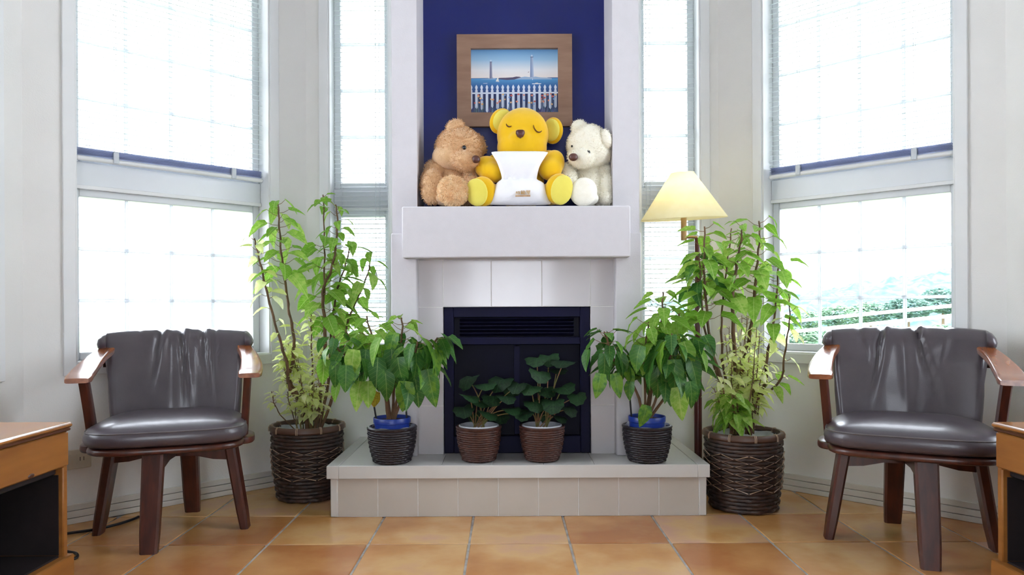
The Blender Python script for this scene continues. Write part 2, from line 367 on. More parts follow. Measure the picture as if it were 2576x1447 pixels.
def window(side, ncol, blind, label):
    global nwin
    nwin += 1
    Mx = FR[side]; s0, s1, ln = WIN[side]
    w = empty('window_%d' % nwin, Mx.to_translation(), Mx.to_euler().z); tag(w, label, 'window', kind='structure')
    c = .042
    # casing boards
    for k, (a, b_, z0, z1) in enumerate(((s0-c, s0, W0-c, W1+c), (s1, s1+c, W0-c, W1+c), (s0, s1, W0-c, W0), (s0, s1, W1, W1+c))):
        MB().box(a, b_, -.013, 0, z0, z1, .002).build('casing_board', M['trim'], w)
    # jamb boards lining the reveal
    for (a, b_, z0, z1) in ((s0, s0+.006, W0+.006, W1), (s1-.006, s1, W0+.006, W1), (s0, s1, W0, W0+.006)):
        MB().box(a, b_, -.004, .12, z0, z1).build('jamb_board', M['trim'], w)
    a, b_ = s0+.006, s1-.006; y0, y1 = .085, .125
    zt0, zt1 = 1.245, 1.345
    fw = .03
    def sash(nm, z0, z1, rows):
        MB().box(a, a+fw, y0, y1, z0, z1, .003).build(nm, M['alu'], w)
        MB().box(b_-fw, b_, y0, y1, z0, z1, .003).build(nm, M['alu'], w)
        MB().box(a+fw, b_-fw, y0, y1, z0, z0+fw, .003).build(nm, M['alu'], w)
        MB().box(a+fw, b_-fw, y0, y1, z1-fw, z1, .003).build(nm, M['alu'], w)
        xa, xb, za, zb = a+fw, b_-fw, z0+fw, z1-fw
        mh = .0065
        for i in range(1, ncol):
            x = xa+(xb-xa)*i/ncol
            MB().box(x-mh, x+mh, .1005, .1105, za, zb, .002).build('muntin', M['muntin'], w)
        for j in range(1, rows):
            z = za+(zb-za)*j/rows
            MB().box(xa, xb, .1, .111, z-mh, z+mh, .002).build('muntin', M['muntin'], w)
        pw, ph = (xb-xa)/ncol, (zb-za)/rows
        gm = MB().box(-pw/2, pw/2, .104, .107, -ph/2, ph/2).mesh('pane', M['glass'], smooth=False)
        for i in range(ncol):
            for j in range(rows):
                inst('pane', gm, w, (xa+pw*(i+.5), 0, za+ph*(j+.5)))
    sash('sash_frame', W0+.006, zt0, 3)
    sash('sash_frame', zt1, W1, 6)
    MB().box(a, b_, .07, .125, zt0, zt1, .003).build('transom_panel', M['alu'], w)
    MB().box(a, b_, .062, .07, zt0-.004, zt0+.012, .002).build('transom_bead', M['trim'], w)
    if not blind: return
    bl = empty('venetian_blind', Mx.to_translation(), Mx.to_euler().z)
    tag(bl, blind[0], 'blind', 'white venetian blinds')
    ba, bb = a+.012, b_-.012; bw = bb-ba; yb = .036
    big = ncol > 1
    zb0 = zt1+.012 if big else W0+.03
    sp = .0215
    tilt = math.radians(16)
    sm = MB()
    pr = [(-.0125,0),(-.006,.0018),(0,.0024),(.006,.0018),(.0125,0),(.006,.0012),(0,.0018),(-.006,.0012)]
    sm.loft([[(x, y, z) for y, z in pr] for x in (-bw/2, bw/2)])
    sme = sm.mesh('slat', M['slat'])
    n = int((W1-.05-zb0-.03)/sp); z = zb0+.045
    k = 0
    Rt = Matrix.Rotation(tilt, 4, 'X')
    while z < W1-.05:
        inst('slat', sme, bl, M=Matrix.Translation(((ba+bb)/2, yb, z)) @ Rt); z += sp; k += 1
    if big:
        smd = MB().loft([[(x, y*1.0, zz) for y, zz in pr] for x in (-bw/2, bw/2)]).mesh('stacked_slat', M['slatdk'])
        for q in range(8):
            inst('slat', smd, bl, M=Matrix.Translation(((ba+bb)/2+.002*math.sin(q*2.3), yb, zb0+.008+q*.0036)))
    rl = MB().tube([(ba-.004, yb, zb0-.004), (ba, yb, zb0-.004), (bb, yb, zb0-.004), (bb+.004, yb, zb0-.004)], [.006,.0095,.0095,.006], 12).build('bottom_rail', M['trim'], bl)
    MB().box(ba, bb, yb-.02, yb+.02, W1-.045, W1-.002, .003).build('head_rail', M['trim'], bl)
    xs = (ba+bw*.18, ba+bw*.82) if big else (ba+bw*.14, ba+bw*.86)
    for x in xs:
        lad = MB()
        for dy in (-.0125, .0125):
            lad.tube([(x, yb+dy, zb0), (x, yb+dy, W1-.04)], .0008, 5)
        lad.build('ladder_cord', M['cord'], bl)
        if big: MB().box(x-.01, x+.01, yb-.014, yb+.014, zb0-.012, zb0+.032, .002).build('tape_clip', M['cord'], bl)
    # pull cord
    px_ = blind[1]
    if px_ is not None:
        x = ba+bw*px_; zc = blind[2]
        pc = MB().tube([(x, yb-.024, W1-.045), (x+.001, yb-.024, 2.0), (x, yb-.024, zc)], .0013, 6).build('pull_cord', M['cord'], bl)
        MB().lathe([(.0005,.034),(.004,.03),(.0075,.012),(.009,.004),(.006,-.004),(.0005,-.006)], 12, M=Matrix.Translation((x, yb-.024, zc-.03))).build('cord_tassel', M['trim'], bl)
window('left', 4, ('wide white blind in the left angled window, above the chair', None, 1.3), 'tall gridded window in the left angled wall')
window('right', 4, ('wide white blind in the right angled window, above the chair', None, 1.3), 'tall gridded window in the right angled wall')
window('back_left', 1, ('narrow white blind in the slim window left of the fireplace', .80, .95), 'slim window left of the fireplace')
window('back_right', 1, ('narrow white blind in the slim window right of the fireplace, behind the lamp', .05, 1.23), 'slim window right of the fireplace')
window('side_left', 4, None, 'window in the left side wall at the photo edge')
window('side_right', 4, None, 'window in the right side wall at the photo edge')
# back wall strip behind the chimney breast
tag(MB().box(-.4585, .534, 3.30, DB+TH, 0, ZC).build('wall_back_centre', M['wall'], smooth=False), 'wall strip behind the chimney breast', 'wall', kind='structure')

# ================================================================== FIREPLACE
fp = empty('fireplace', (.0375, 2.9, 0))
tag(fp, 'white tiled fireplace with raised hearth, mantel ledge and navy niche', 'fireplace')
def fpart(mb, nm, m, parent=None, **k): return mb.build(nm, m, parent or fp, world_=True, **k)
bx0, bx1, nx0, nx1 = -.4585, .534, -.3575, .428
ZT = 1.1765                                          # mantel top = niche floor
b = MB()                                             # upper breast with niche
b.box(bx0, nx0, 2.945, 3.30, 1.0, ZC-.002); b.box(nx1, bx1, 2.945, 3.30, 1.0, ZC-.002)
b.box(nx0, nx1, 2.945, 3.30, 2.55, ZC-.002); b.box(nx0, nx1, 2.945, 3.30, 1.0, ZT-.004)
fpart(b, 'chimney_breast', M['plaster'], smooth=False)
fpart(MB().box(nx0, nx1, 3.185, 3.20, ZT-.004, 2.55), 'niche_back_panel', M['navy'], smooth=False)
ZH = .196
for (xa, xb) in ((bx0, -.356), (.431, bx1)):
    fpart(MB().box(xa, xb, 2.905, 3.30, ZH, 1.081, .004), 'pilaster', M['plaster'])
fpart(MB().box(-.4034, .4786, 2.83, 2.96, .9786, ZT, .004), 'mantel_ledge', M['plaster'])
# surround: backing + glazed tiles
fx0, fx1, fz = -.256, .336, .788
b = MB(); b.box(-.356, .431, 2.9492, 3.05, fz, .99); b.box(-.356, fx0-.001, 2.9492, 3.05, ZH, fz); b.box(fx1+.001, .431, 2.9492, 3.05, ZH, fz)
b.box(-.356, .431, 3.05, 3.30, .80, .99)
fpart(b, 'surround_backing', M['joint'], smooth=False)
def stile(xa, xb, za, zb): fpart(MB().box(xa+.0014, xb-.0014, 2.948, 2.958, za+.0014, zb-.0014, .0008), 'surround_tile', M['ctile'])
xs = [-.356, fx0, -.062, .141, fx1, .431]
for i in range(5): stile(xs[i], xs[i+1], fz, .9786)
for (xa, xb) in ((-.356, fx0), (fx1, .431)):
    for (za, zb) in ((ZH, .391), (.391, .59), (.59, fz)): stile(xa, xb, za, zb)
# firebox insert
fb = empty('firebox', (0,0,0), parent=fp)
def fb_part(mb, nm, m, **k): return mb.build(nm, m, fb, world_=True, **k)
b = MB()
b.box(fx0+.001, fx0+.04, 2.962, 3.04, ZH+.001, fz-.001, .002); b.box(fx1-.04, fx1-.001, 2.962, 3.04, ZH+.001, fz-.001, .002)
b.box(fx0+.04, fx1-.04, 2.962, 3.04, fz-.042, fz-.001, .002); b.box(fx0+.04, fx1-.04, 2.962, 3.04, .635, .665, .002)
b.box(fx0+.04, fx1-.04, 2.962, 3.04, ZH+.001, ZH+.07, .002)
fb_part(b, 'insert_frame', M['iron'])
for k in range(5):
    z = .672+k*.0148
    Mx = Matrix.Translation((.04, 2.99, z+.004)) @ Matrix.Rotation(math.radians(-28), 4, 'X')
    fb_part(MB().box(-.252+.02, .252-.02+.0, -.012, .012, -.0015, .0015, M=Mx), 'louver', M['iron'])
fb_part(MB().box(fx0+.04, fx1-.04, 3.02, 3.045, .665, .746), 'louver_backing', M['irond'], smooth=False)
xm = .04
for (xa, xb) in ((fx0+.041, xm-.002), (xm+.002, fx1-.041)):
    d = fb_part(MB().box(xa, xb, 2.985, 2.992, ZH+.071, .634, .001), 'glass_door', M['fglass'])
fb_part(MB().box(xm-.012, xm+.012, 2.975, 2.985, ZH+.075, .63, .002), 'door_stile', M['iron'])
fb_part(MB().box(fx0+.03, fx1-.03, 3.045, 3.06, ZH, .70), 'firebox_back', M['irond'], smooth=False)
# hearth
hx0, hx1 = -.665, .746
b = MB()
b.box(hx0+.01, hx1-.01, 2.7535, DB-.002, .001, .147)
fpart(b, 'hearth_core', M['joint'], smooth=False)
sx0, sx1, sy = -.676, .755, 2.735
b = MB(); bd = .045
b.box(sx0, sx0+bd, sy, DB-.001, .147, ZH, .002); b.box(sx1-bd, sx1, sy, DB-.001, .147, ZH, .002)
b.box(sx0+bd, sx1-bd, sy, sy+.012, .147, ZH, .002)
fpart(b, 'hearth_slab_edge', M['slab'])
b = MB(); n = 7
for i in range(n):
    xa = sx0+bd+(sx1-sx0-2*bd)*i/n; xb = sx0+bd+(sx1-sx0-2*bd)*(i+1)/n
    fpart(MB().box(xa+.0008, xb-.0008, sy+.0128, DB-.002, .147, ZH-.0008, .0012), 'hearth_slab_tile', M['slab'])
tx0, tx1 = -.638, .718; n = 9
for i in range(n):
    xa = tx0+(tx1-tx0)*i/n; xb = tx0+(tx1-tx0)*(i+1)/n
    fpart(MB().box(xa+.0018, xb-.0018, 2.752, 2.766, .003, .1465, .0010), 'hearth_tile', M['htile'])
for (xa, xb) in ((hx0, tx0), (tx1, hx1)):
    fpart(MB().box(xa, xb, 2.75, DB-.004, .001, .1465, .003), 'corner_trim', M['slab'])

# ================================================================== OUTSIDE
gr = MB(); n = 24
tag(MB().box(-140, 140, 4.2, 240, -5.2, -5).build('garden_ground', M['ground'], smooth=False), 'pale grassy ground far below the windows', 'ground', kind='structure')
random.seed(4)
hv = MB(); nx, ny = 120, 24; vs_ = []; fs = []
for j in range(ny+1):
    for i in range(nx+1):
        x = 40+120*i/nx; t = j/ny; y = 150+70*t
        r = (x/ y*FPX+CX)                         # where it shows in the right window
        top = 0.2 + 8.0*max(0,(x-68)/54)
        h = -5+(top+5+1.2)*math.sin(min(1,t*1.25)*PI/2)
        p = Vector((x*.35, y*.35, 0)); h += 1.6*noise.fractal(p*.5, 1.0, 2.0, 5) + 1.6*abs(noise.noise(p*.9))
        vs_.append((x, y, h))
for j in range(ny):
    for i in range(nx):
        a = j*(nx+1)+i; fs.append((a, a+1, a+nx+2, a+nx+1))
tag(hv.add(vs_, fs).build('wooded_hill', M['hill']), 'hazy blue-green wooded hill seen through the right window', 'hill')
def crown(seed, n=1500):
    random.seed(seed); b = MB()
    for k in range(n):
        d = Vector((random.gauss(0,1), random.gauss(0,1), random.gauss(0,1))).normalized()
        r = .75+.25*random.random()+.18*noise.noise(d*2.2+Vector((seed,0,0)))
        p = Vector((d.x*r, d.y*r, 1.25+d.z*r*.85)); s = .07+.05*random.random()
        R = Euler((random.uniform(-.9,.9), random.uniform(-.9,.9), random.uniform(0,6.3))).to_matrix()
        q = [R @ Vector(c)*s for c in ((-1,-.3,0),(.1,-.7,.1),(1,.1,0),(.2,.8,.1),(-.7,.6,0))]
        b.add([p+c for c in q], [(0,1,2,3,4)])
    return b.mesh('crown', M['tree'], smooth=False)
crs = [crown(s) for s in (1,2,3)]
trm = MB().tube([(0,0,0),(.02,.01,.6),(0,0,1.2)], [.09,.06,.03], 8).mesh('trunk', M['trunk'])
random.seed(11)
spots = [(2005,850,58,1.6),(2062,856,70,1.9),(2120,848,60,1.7),(2182,853,74,2.0),(2245,850,59,1.75),(2310,852,71,1.95),(2375,846,60,1.75),(2110,798,94,2.7),(2190,788,112,3.2),(2285,776,96,2.9),(2372,758,114,3.7),(2030,806,112,2.7)]
names = ['pale bushy tree low outside the right window, nearest its left jamb','pale bushy tree outside the right window, second from its left jamb',
 'pale bushy tree outside the right window, third from its left jamb','pale bushy tree outside, just above the middle of the right chair back','pale bushy tree outside, above the right half of the right chair back',
 'pale bushy tree outside, above the right shoulder of the right chair','pale bushy tree outside, against the right jamb of the right window','hazy tree further off in the second pane column of the right window',
 'hazy tree further off in the third pane column of the right window','hazy tree further off, at the third muntin of the right window','hazy tree further off, in the last pane column of the right window','hazy tree further off in the first pane column of the right window']
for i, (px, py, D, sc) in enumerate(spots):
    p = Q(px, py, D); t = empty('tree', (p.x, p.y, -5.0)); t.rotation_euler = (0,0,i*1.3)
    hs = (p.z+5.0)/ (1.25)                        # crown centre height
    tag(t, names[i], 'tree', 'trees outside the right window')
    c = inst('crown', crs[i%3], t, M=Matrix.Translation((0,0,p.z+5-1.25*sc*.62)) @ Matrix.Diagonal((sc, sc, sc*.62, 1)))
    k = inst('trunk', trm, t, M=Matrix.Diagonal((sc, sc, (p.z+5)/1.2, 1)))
r = empty('outdoor_railing', Q(2400, 770, 7.0)); tag(r, 'two white sloping rails outside the right window', 'railing')
for (a, b_) in (((1960,812),(2470,762)), ((1960,838),(2470,787))):
    MB().tube([Q(*a, 7.6), Q(*b_, 6.4)], .016, 8).build('rail', M['rail'], r, world_=True)
for px in (1980, 2445):
    D = 7.6-(px-1960)/510*1.2
    MB().tube([Q(px, 790, D), Q(px, 1500, D)], .02, 8).build('rail_post', M['rail'], r, world_=True)
# ================================================================== CHAIRS
def supel(a, b, n, k=48, taper=0.0, cy=0.0, front=None):
    out = []
    for j in range(k):
        t = 2*PI*j/k; c, s_ = math.cos(t), math.sin(t)
        x = a*math.copysign(abs(c)**(2/n), c); y = b*math.copysign(abs(s_)**(2/n), s_)
        x *= 1-taper*(y/b)
        out.append((x, y+cy))
    return out
def lerp(a, b, t): return a+(b-a)*t
def interp(keys, t):
    for (t0, v0), (t1, v1) in zip(keys, keys[1:]):
        if t <= t1:
            u = (t-t0)/(t1-t0) if t1 > t0 else 0; u = u*u*(3-2*u); return v0+(v1-v0)*u
    return keys[-1][1]
def lin(keys, t):
    for (t0, v0), (t1, v1) in zip(keys, keys[1:]):
        if t <= t1: return v0+(v1-v0)*((t-t0)/(t1-t0) if t1 > t0 else 0)
    return keys[-1][1]
def cat(keys, t):
    ks = keys
    for i in range(len(ks)-1):
        if t <= ks[i+1][0] or i == len(ks)-2:
            u = (t-ks[i][0])/(ks[i+1][0]-ks[i][0]); p0 = ks[max(i-1,0)][1]; p1 = ks[i][1]; p2 = ks[i+1][1]; p3 = ks[min(i+2,len(ks)-1)][1]
            return .5*((2*p1)+(p2-p0)*u+(2*p0-5*p1+4*p2-p3)*u*u+(3*p1-p0-3*p2+p3)*u**3)
def armchair(loc, rz, base_rz, folds, label):
    ch = empty('swivel_armchair', loc, rz); tag(ch, label, 'chair', 'leather swivel armchairs')
    # seat cushion
    b = MB()
    prof = [(.02,.338),(.80,.338),(.94,.341),(.985,.350),(1.0,.364),(.995,.376),(.975,.387),(.94,.396),(.88,.404),(.78,.412),(.64,.419),(.46,.424),(.25,.427),(.02,.428)]
    rings = []
    for sc, z in prof:
        pl = supel(.247*sc, .232*sc, 4.2, 64, .07, -.025)
        rings.append([(x, y, z) for x, y in pl])
    b.loft(rings)
    cu = b.build('seat_cushion', M['leather'], ch, angle=60)
    pl = supel(.247*.975, .232*.975, 4.2, 64, .07, -.025)
    MB().tube([(x, y, .388) for x, y in pl], .0026, 6, closed=True).build('piping', M['pipe'], cu)
    # wooden seat frame with ears for the arm posts
    b = MB(); rings = []
    for sc, z in ((.96,.314),(.99,.318),(1.0,.325),(.99,.333),(.97,.3365)):
        rings.append([(x, y, z) for x, y in supel(.238*sc, .222*sc, 4.2, 56, .07, -.022)])
    b.loft(rings).build('seat_frame', M['wood'], ch)
    for s in (-1, 1):                       # ears that carry the arm posts
        rings = []
        for sc, z in ((.94,.312),(.99,.316),(1.0,.324),(.985,.3335),(.93,.3365)):
            rings.append([(s*.208+x, -.045+y, z) for x, y in supel(.068*sc, .085*sc, 3.0, 32)])
        MB().loft(rings).build('frame_ear', M['wood'], ch)
    # backrest: closed loft of cross-sections along the width
    nu = 64; rings = []
    hw = lambda z: interp([(.36,.222),(.5,.230),(.595,.232),(.655,.256),(.70,.268),(.72,.266)], z)
    fp_ = [(.372,.168),(.40,.170),(.44,.176),(.48,.184),(.52,.192),(.56,.199),(.60,.204),(.635,.207),(.665,.211),(.688,.221),(.704,.240),(.708,.262),(.700,.285),(.682,.298),(.655,.301),(.62,.292),(.56,.274),(.50,.258),(.44,.246),(.385,.236),(.372,.222)]
    for i in range(nu+1):
        u = -1+2*i/nu; ring = []
        for k, (z, y) in enumerate(fp_):
            w = hw(z)
            end = max(0, (abs(u)-.90)/.10)
            yc = .255 if z > .6 else .215
            yy = y+(yc-y)*end**2*.75
            zz = z + (-.012*abs(u)**3 if z > .62 else 0) - (end**2*.02 if z > .66 else 0)
            yy += -.055*(u*u)*(1 if z < .62 else .8) + .01
            d = 0
            if k <= 13:
                t = min(1, max(0, (z-.37)/.33))
                for (ut, ub, dep, wd, lo) in folds:
                    uc = lerp(ub, ut, t); fade = min(1, max(0, (t-lo)*2.2))
                    d += dep*fade*(math.exp(-((u-uc)/wd)**2) - .55*math.exp(-((u-uc-wd*1.6)/(wd*1.3))**2))
                d += .0006*math.sin(u*13+z*11)
            ring.append((u*w, yy+d, zz-d*(.5 if z > .69 else 0)))
        rings.append(ring)
    bk = MB().loft(rings).build('backrest_cushion', M['leather'], ch, angle=70)
    # gathered ends of the rolled top, crumpled where the leather is tucked in
    for s in (-1, 1):
        rings = []
        for k in range(11):
            t = k/10; ring = []
            rr = .040*math.sqrt(max(.02, 1-(1.0*t)**2.2)); cxx = s*(.240+.032*t)
            for j in range(22):
                a = 2*PI*j/22; cr = 1+.10*math.sin(a*6+k*.8)*t+.05*math.sin(a*11)
                ring.append((cxx, .213+.046*math.cos(a)*rr/.040*cr-.012*t, .665-.008*t+.031*math.sin(a)*rr/.040*cr))
            rings.append(ring)
        MB().loft(rings).build('gathered_end', M['leather'], bk, angle=80)
    # arms, posts
    for s in (-1, 1):
        rings = []
        for k in range(13):
            t = k/12
            y = lerp(-.195, .235, t); z = cat([(0,.557),(.3,.571),(.65,.605),(1,.640)], t)
            xc = s*cat([(0,.259),(.33,.266),(.67,.256),(1,.230)], t); w = lin([(0,.034),(.06,.039),(.35,.038),(.75,.029),(1,.024)], t); h = interp([(0,.008),(.08,.0125),(1,.013)], t)
            ring = [(xc+w*math.copysign(abs(math.cos(a))**.32, math.cos(a)), y, z+h*math.copysign(abs(math.sin(a))**.4, math.sin(a))) for a in [2*PI*j/24 for j in range(24)]]
            rings.append(ring)
        MB().loft(rings).build('arm_rest', M['arm'], ch, angle=50)
        rings = []
        for k in range(7):
            t = k/6; z = lerp(.334, .565, t); xc = s*lerp(.240, .254, t); yc = lerp(-.04, -.12, t**1.3)
            a, d = .013, lerp(.031, .026, t)
            rings.append([(xc-a,yc-d,z),(xc+a*.6,yc-d,z),(xc+a,yc-d*.7,z),(xc+a,yc+d*.7,z),(xc+a*.6,yc+d,z),(xc-a,yc+d,z)])
        MB().loft(rings).build('arm_post', M['wood'], ch, angle=50)
    b = MB(); rings = []
    for k in range(17):
        u = -1+2*k/16; x = u*.255; y = .285-.055*u*u*1.1; z = .60
        rings.append([(x, y-.009, z-.03), (x, y+.009, z-.03), (x, y+.009, z+.03), (x, y-.009, z+.03)])
    b.loft(rings).build('back_rail', M['wood'], ch)
    # swivel plate and cross base
    MB().lathe([(.001,.300),(.085,.300),(.088,.304),(.088,.313),(.085,.317),(.001,.317)], 28).build('swivel_plate', M['iron'], ch)
    bs = empty('cross_base', (0,0,0), base_rz-rz, ch)
    for q, ang in enumerate((0, PI/2)):
        Mx = Matrix.Rotation(ang, 4, 'Z'); h = .0155
        z0 = .299-.0005*q
        poly = [(-.20,.248),(-.14,.252),(-.08,.266),(.08,.266),(.14,.252),(.20,.248),(.20,z0),(-.20,z0)]
        MB().prism(poly, -h, h, Mx).build('base_rail', M['wood'], bs, angle=30)
    for ang in (0, PI/2, PI, 3*PI/2):
        rings = []
        for k in range(6):
            t = k/5; z = lerp(.316, 0, t); r = lerp(.196, .247, t)
            a = lerp(.0185, .016, t); w = lerp(.0335, .029, t); c = .007
            if k == 5: a -= .002; w -= .002
            rings.append([(r-a+c,-w,z),(r+a-c,-w,z),(r+a,-w+c,z),(r+a,w-c,z),(r+a-c,w,z),(r-a+c,w,z),(r-a,w-c,z),(r-a,-w+c,z)])
        MB().loft(rings, M=Matrix.Rotation(ang,4,'Z')).build('leg', M['wood'], bs, angle=30)
    return ch
FL = [(-.23,-.55,.015,.040,.35),(.03,.2,.017,.040,.2),(.32,.58,.015,.040,.35),(.50,.66,.007,.022,.0),(-.5,-.4,.005,.03,.7),(-.1,-.1,.006,.10,.0)]
FRr = [(-.27,-.60,.019,.034,.25),(.12,.62,.021,.034,.2),(-.55,-.45,.006,.04,.5),(.48,.42,.005,.05,.5),(-.02,.04,.006,.08,.0)]
armchair((-1.186, 2.597, 0), math.radians(19), math.radians(8), FL, 'leather swivel armchair under the left window, thin black cable on the floor behind it')
armchair((1.323, 2.415, 0), math.radians(-26), math.radians(-16), FRr, 'leather swivel armchair under the right window, trees showing above its back')

# ================================================================== SIDE TABLES
def side_table(xf, yfar, sgn, label):
    """sgn=+1: visible long face looks to +x"""
    t = empty('side_table', (xf, yfar, 0)); t.rotation_euler = (0,0,0 if sgn > 0 else 0)
    tag(t, label, 'table', 'low wooden side tables')
    W, Ln = .50, 1.05
    X = lambda a, b_: (min(-sgn*a, -sgn*b_), max(-sgn*a, -sgn*b_))
    def bx(a, b_, y0, y1, z0, z1, nm, m, bev=.003, par=None):
        x0, x1 = X(a, b_); return MB().box(x0, x1, y0, y1, z0, z1, bev).build(nm, m, par or t)
    bx(.0, W, -Ln, 0, .467, .481, 'table_top', M['tabtop'], .005)
    bx(.004, W-.004, -Ln+.004, -.004, .459, .467, 'top_edge_band', M['tabdk'], .002)
    d = bx(.007, .030, -Ln+.03, -.008, .365, .4575, 'drawer_front', M['tab'], .004)
    x0, x1 = X(.006, .0075)
    MB().ell(((x0+x1)/2, -.165, .372), (.002, .013, .006), None, 12, 6).build('wood_knot', M['tabdk'], d)
    bx(.03, W-.03, -Ln+.03, -.02, .345, .459, 'drawer_box', M['tabin'])
    bx(.010, W-.01, -.030, -.010, .12, .365, 'end_panel', M['tab'])
    bx(.010, W-.01, -Ln+.03, -Ln+.05, .12, .459, 'end_panel', M['tab'])
    bx(.022, W-.035, -.0335, -.0302, .131, .344, 'inner_liner', M['tabin'], 0)
    bx(.010, .045, -.0305, -.0105, .36, .4585, 'end_block', M['tab'])
    bx(W-.03, W-.01, -Ln+.05, -.03, .12, .36, 'back_panel', M['tabin'])
    bx(.02, W-.03, -Ln+.05, -.03, .118, .13, 'shelf_board', M['tabin'])
    bx(-.002, .022, -Ln+.02, 0, .0, .127, 'plinth_board', M['tab'], .003)
    bx(.022, W-.02, -.026, -.006, .0, .118, 'plinth_end', M['tab'])
side_table(-1.170, 1.977, 1, 'low wooden cabinet table at the left edge, dark open compartment')
side_table(1.2526, 1.902, -1, 'low wooden cabinet table at the right edge, before the right armchair')

# cable and outlet
def on_floor(px, py):
    D = FPX*CAMH/(py+ROLL*(px-1288)-CY); v = Q(px, py, D); return Vector((v.x, v.y, .0055))
pts = [on_floor(*a) for a in ((346,1304),(330,1311),(300,1321),(262,1331),(240,1336),(205,1341),(176,1345),(140,1352),(120,1368),(140,1386),(170,1393),(186,1396),(192,1402),(187,1409),(165,1413),(120,1420))]
def smooth_path(pts, n=6):
    out = []
    for i in range(len(pts)-1):
        p0, p1, p2, p3 = pts[max(i-1,0)], pts[i], pts[i+1], pts[min(i+2,len(pts)-1)]
        for k in range(n):
            t = k/n; out.append(.5*((2*p1)+(p2-p0)*t+(2*p0-5*p1+4*p2-p3)*t*t+(3*p1-p0-3*p2+p3)*t**3))
    out.append(pts[-1]); return out
cb = MB().tube(smooth_path(pts), .0048, 8).build('power_cable', M['black']); tag(cb, 'thin black cable lying on the tiles behind the left armchair', 'cable')
Mx = FR['left']
ou = empty('wall_outlet', Mx @ Vector((.155,0,.235)), PI/4); tag(ou, 'beige wall outlet plate low behind the left armchair', 'outlet')
MB().box(-.058, .058, -.008, 0, -.036, .036, .003).build('cover_plate', M['outlet'], ou)
for x in (-.026, .026):
    sk = MB().box(x-.018, x+.018, -.0095, -.008, -.02, .02, .0006).build('socket_face', M['outlet'], ou)
    MB().box(x-.007, x-.005, -.0098, -.0092, -.007, .007).box(x+.005, x+.007, -.0098, -.0092, -.007, .007).build('socket_slots', M['black'], sk)

# ================================================================== FLOOR LAMP
LX, LY = .81, 3.115
lp = empty('floor_lamp', (LX, LY, 0)); tag(lp, 'floor lamp with lit cream cone shade and dark red pole beside the fireplace', 'lamp')
MB().lathe([(.001,0),(.058,0),(.060,.004),(.060,.020),(.054,.027),(.02,.032),(.001,.033)], 32).build('lamp_base', M['black'], lp)
zt = Q(1757, 598, LY).z
MB().lathe([(.001,.03),(.0165,.03),(.0165,.40),(.0135,.70),(.0105,.95),(.0105,zt-.01),(.012,zt-.005),(.001,zt)], 16).build('lamp_pole', M['lampw'], lp)
c0 = Q(1721, 552, LY); c1 = Q(1716, 430, LY)
sx_ = c0.x-LX
za = Q(1721, 605, LY).z; zb = c0.z
MB().tube([(sx_, 0, za), (sx_, 0, zb+.03)], .0125, 14).build('shade_stem', M['brass'], lp)
MB().tube([(0,0,za+.012), (sx_*.5,0,za+.014), (sx_,0,za+.012)], .006, 10).build('swing_arm', M['brass'], lp)
MB().lathe([(.001,0),(.010,0),(.011,.003),(.011,.022),(.001,.024)], 14, M=Matrix.Translation((sx_,0,zb-.004))).build('socket_collar', M['black'], lp)
sh = empty('lamp_shade', (sx_, 0, zb), 0, lp)
sh.rotation_euler = (math.radians(4.2), math.radians(-2.6), 0)
rb, rt, hh = .178, .047, .197
fr = MB().lathe([(rb,-.0),(rb+.0015,.003),(rt+.001,hh-.001),(rt,hh),(rt-.002,hh-.001),(rb-.003,.003),(rb,-.0)], 64).build('shade_fabric', M['shade'], sh, angle=60)
MB().tube([(rb*math.cos(2*PI*k/48), rb*math.sin(2*PI*k/48), .002) for k in range(48)], .0022, 6, closed=True).build('shade_rim', M['shade'], sh)
w = MB()
for k in range(3):
    a = 2*PI*k/3; w.tube([(0,0,hh-.02),(rt*math.cos(a), rt*math.sin(a), hh-.004)], .0015, 6)
w.tube([(0,0,.03),(0,0,hh-.02)], .004, 8).build('shade_spider', M['brass'], sh)
MB().ell((0,0,.105), (.028,.028,.036), None, 16, 12).build('bulb', M['bulb'], sh)

# ================================================================== PICTURE
PD = 3.163
p0 = Q(1297, 318, PD); p1 = Q(1297, 86, PD)
ph = p1.z-p0.z; pw = 290*PD/FPX
pc = empty('framed_picture', (p0.x, 3.183, p0.z)); tag(pc, 'oak framed seaside painting with two lighthouses and white picket fence', 'picture')
pc.rotation_euler = (0, 0, 0)
fwd = .0605
def fbx(x0, x1, z0, z1, nm, cut):
    # mitred frame rail
    y0, y1 = -.022, 0
    if cut == 'h': poly = [(x0,z0),(x1,z0),(x1-fwd,z1),(x0+fwd,z1)] if z0 < ph/2 else [(x0+fwd,z0),(x1-fwd,z0),(x1,z1),(x0,z1)]
    else: poly = [(x0,z0),(x1,z0+fwd),(x1,z1-fwd),(x0,z1)] if x0 < 0 else [(x0,z0+fwd),(x1,z0),(x1,z1),(x0,z1-fwd)]
    MB().prism(poly, y0, y1).build(nm, M['frame'], pc, smooth=False)
fbx(-pw/2, pw/2, 0, fwd, 'frame_rail', 'h'); fbx(-pw/2, pw/2, ph-fwd, ph, 'frame_rail', 'h')
fbx(-pw/2, -pw/2+fwd, 0, ph, 'frame_rail', 'v'); fbx(pw/2-fwd, pw/2, 0, ph, 'frame_rail', 'v')
iw, ih = pw-2*fwd, ph-2*fwd
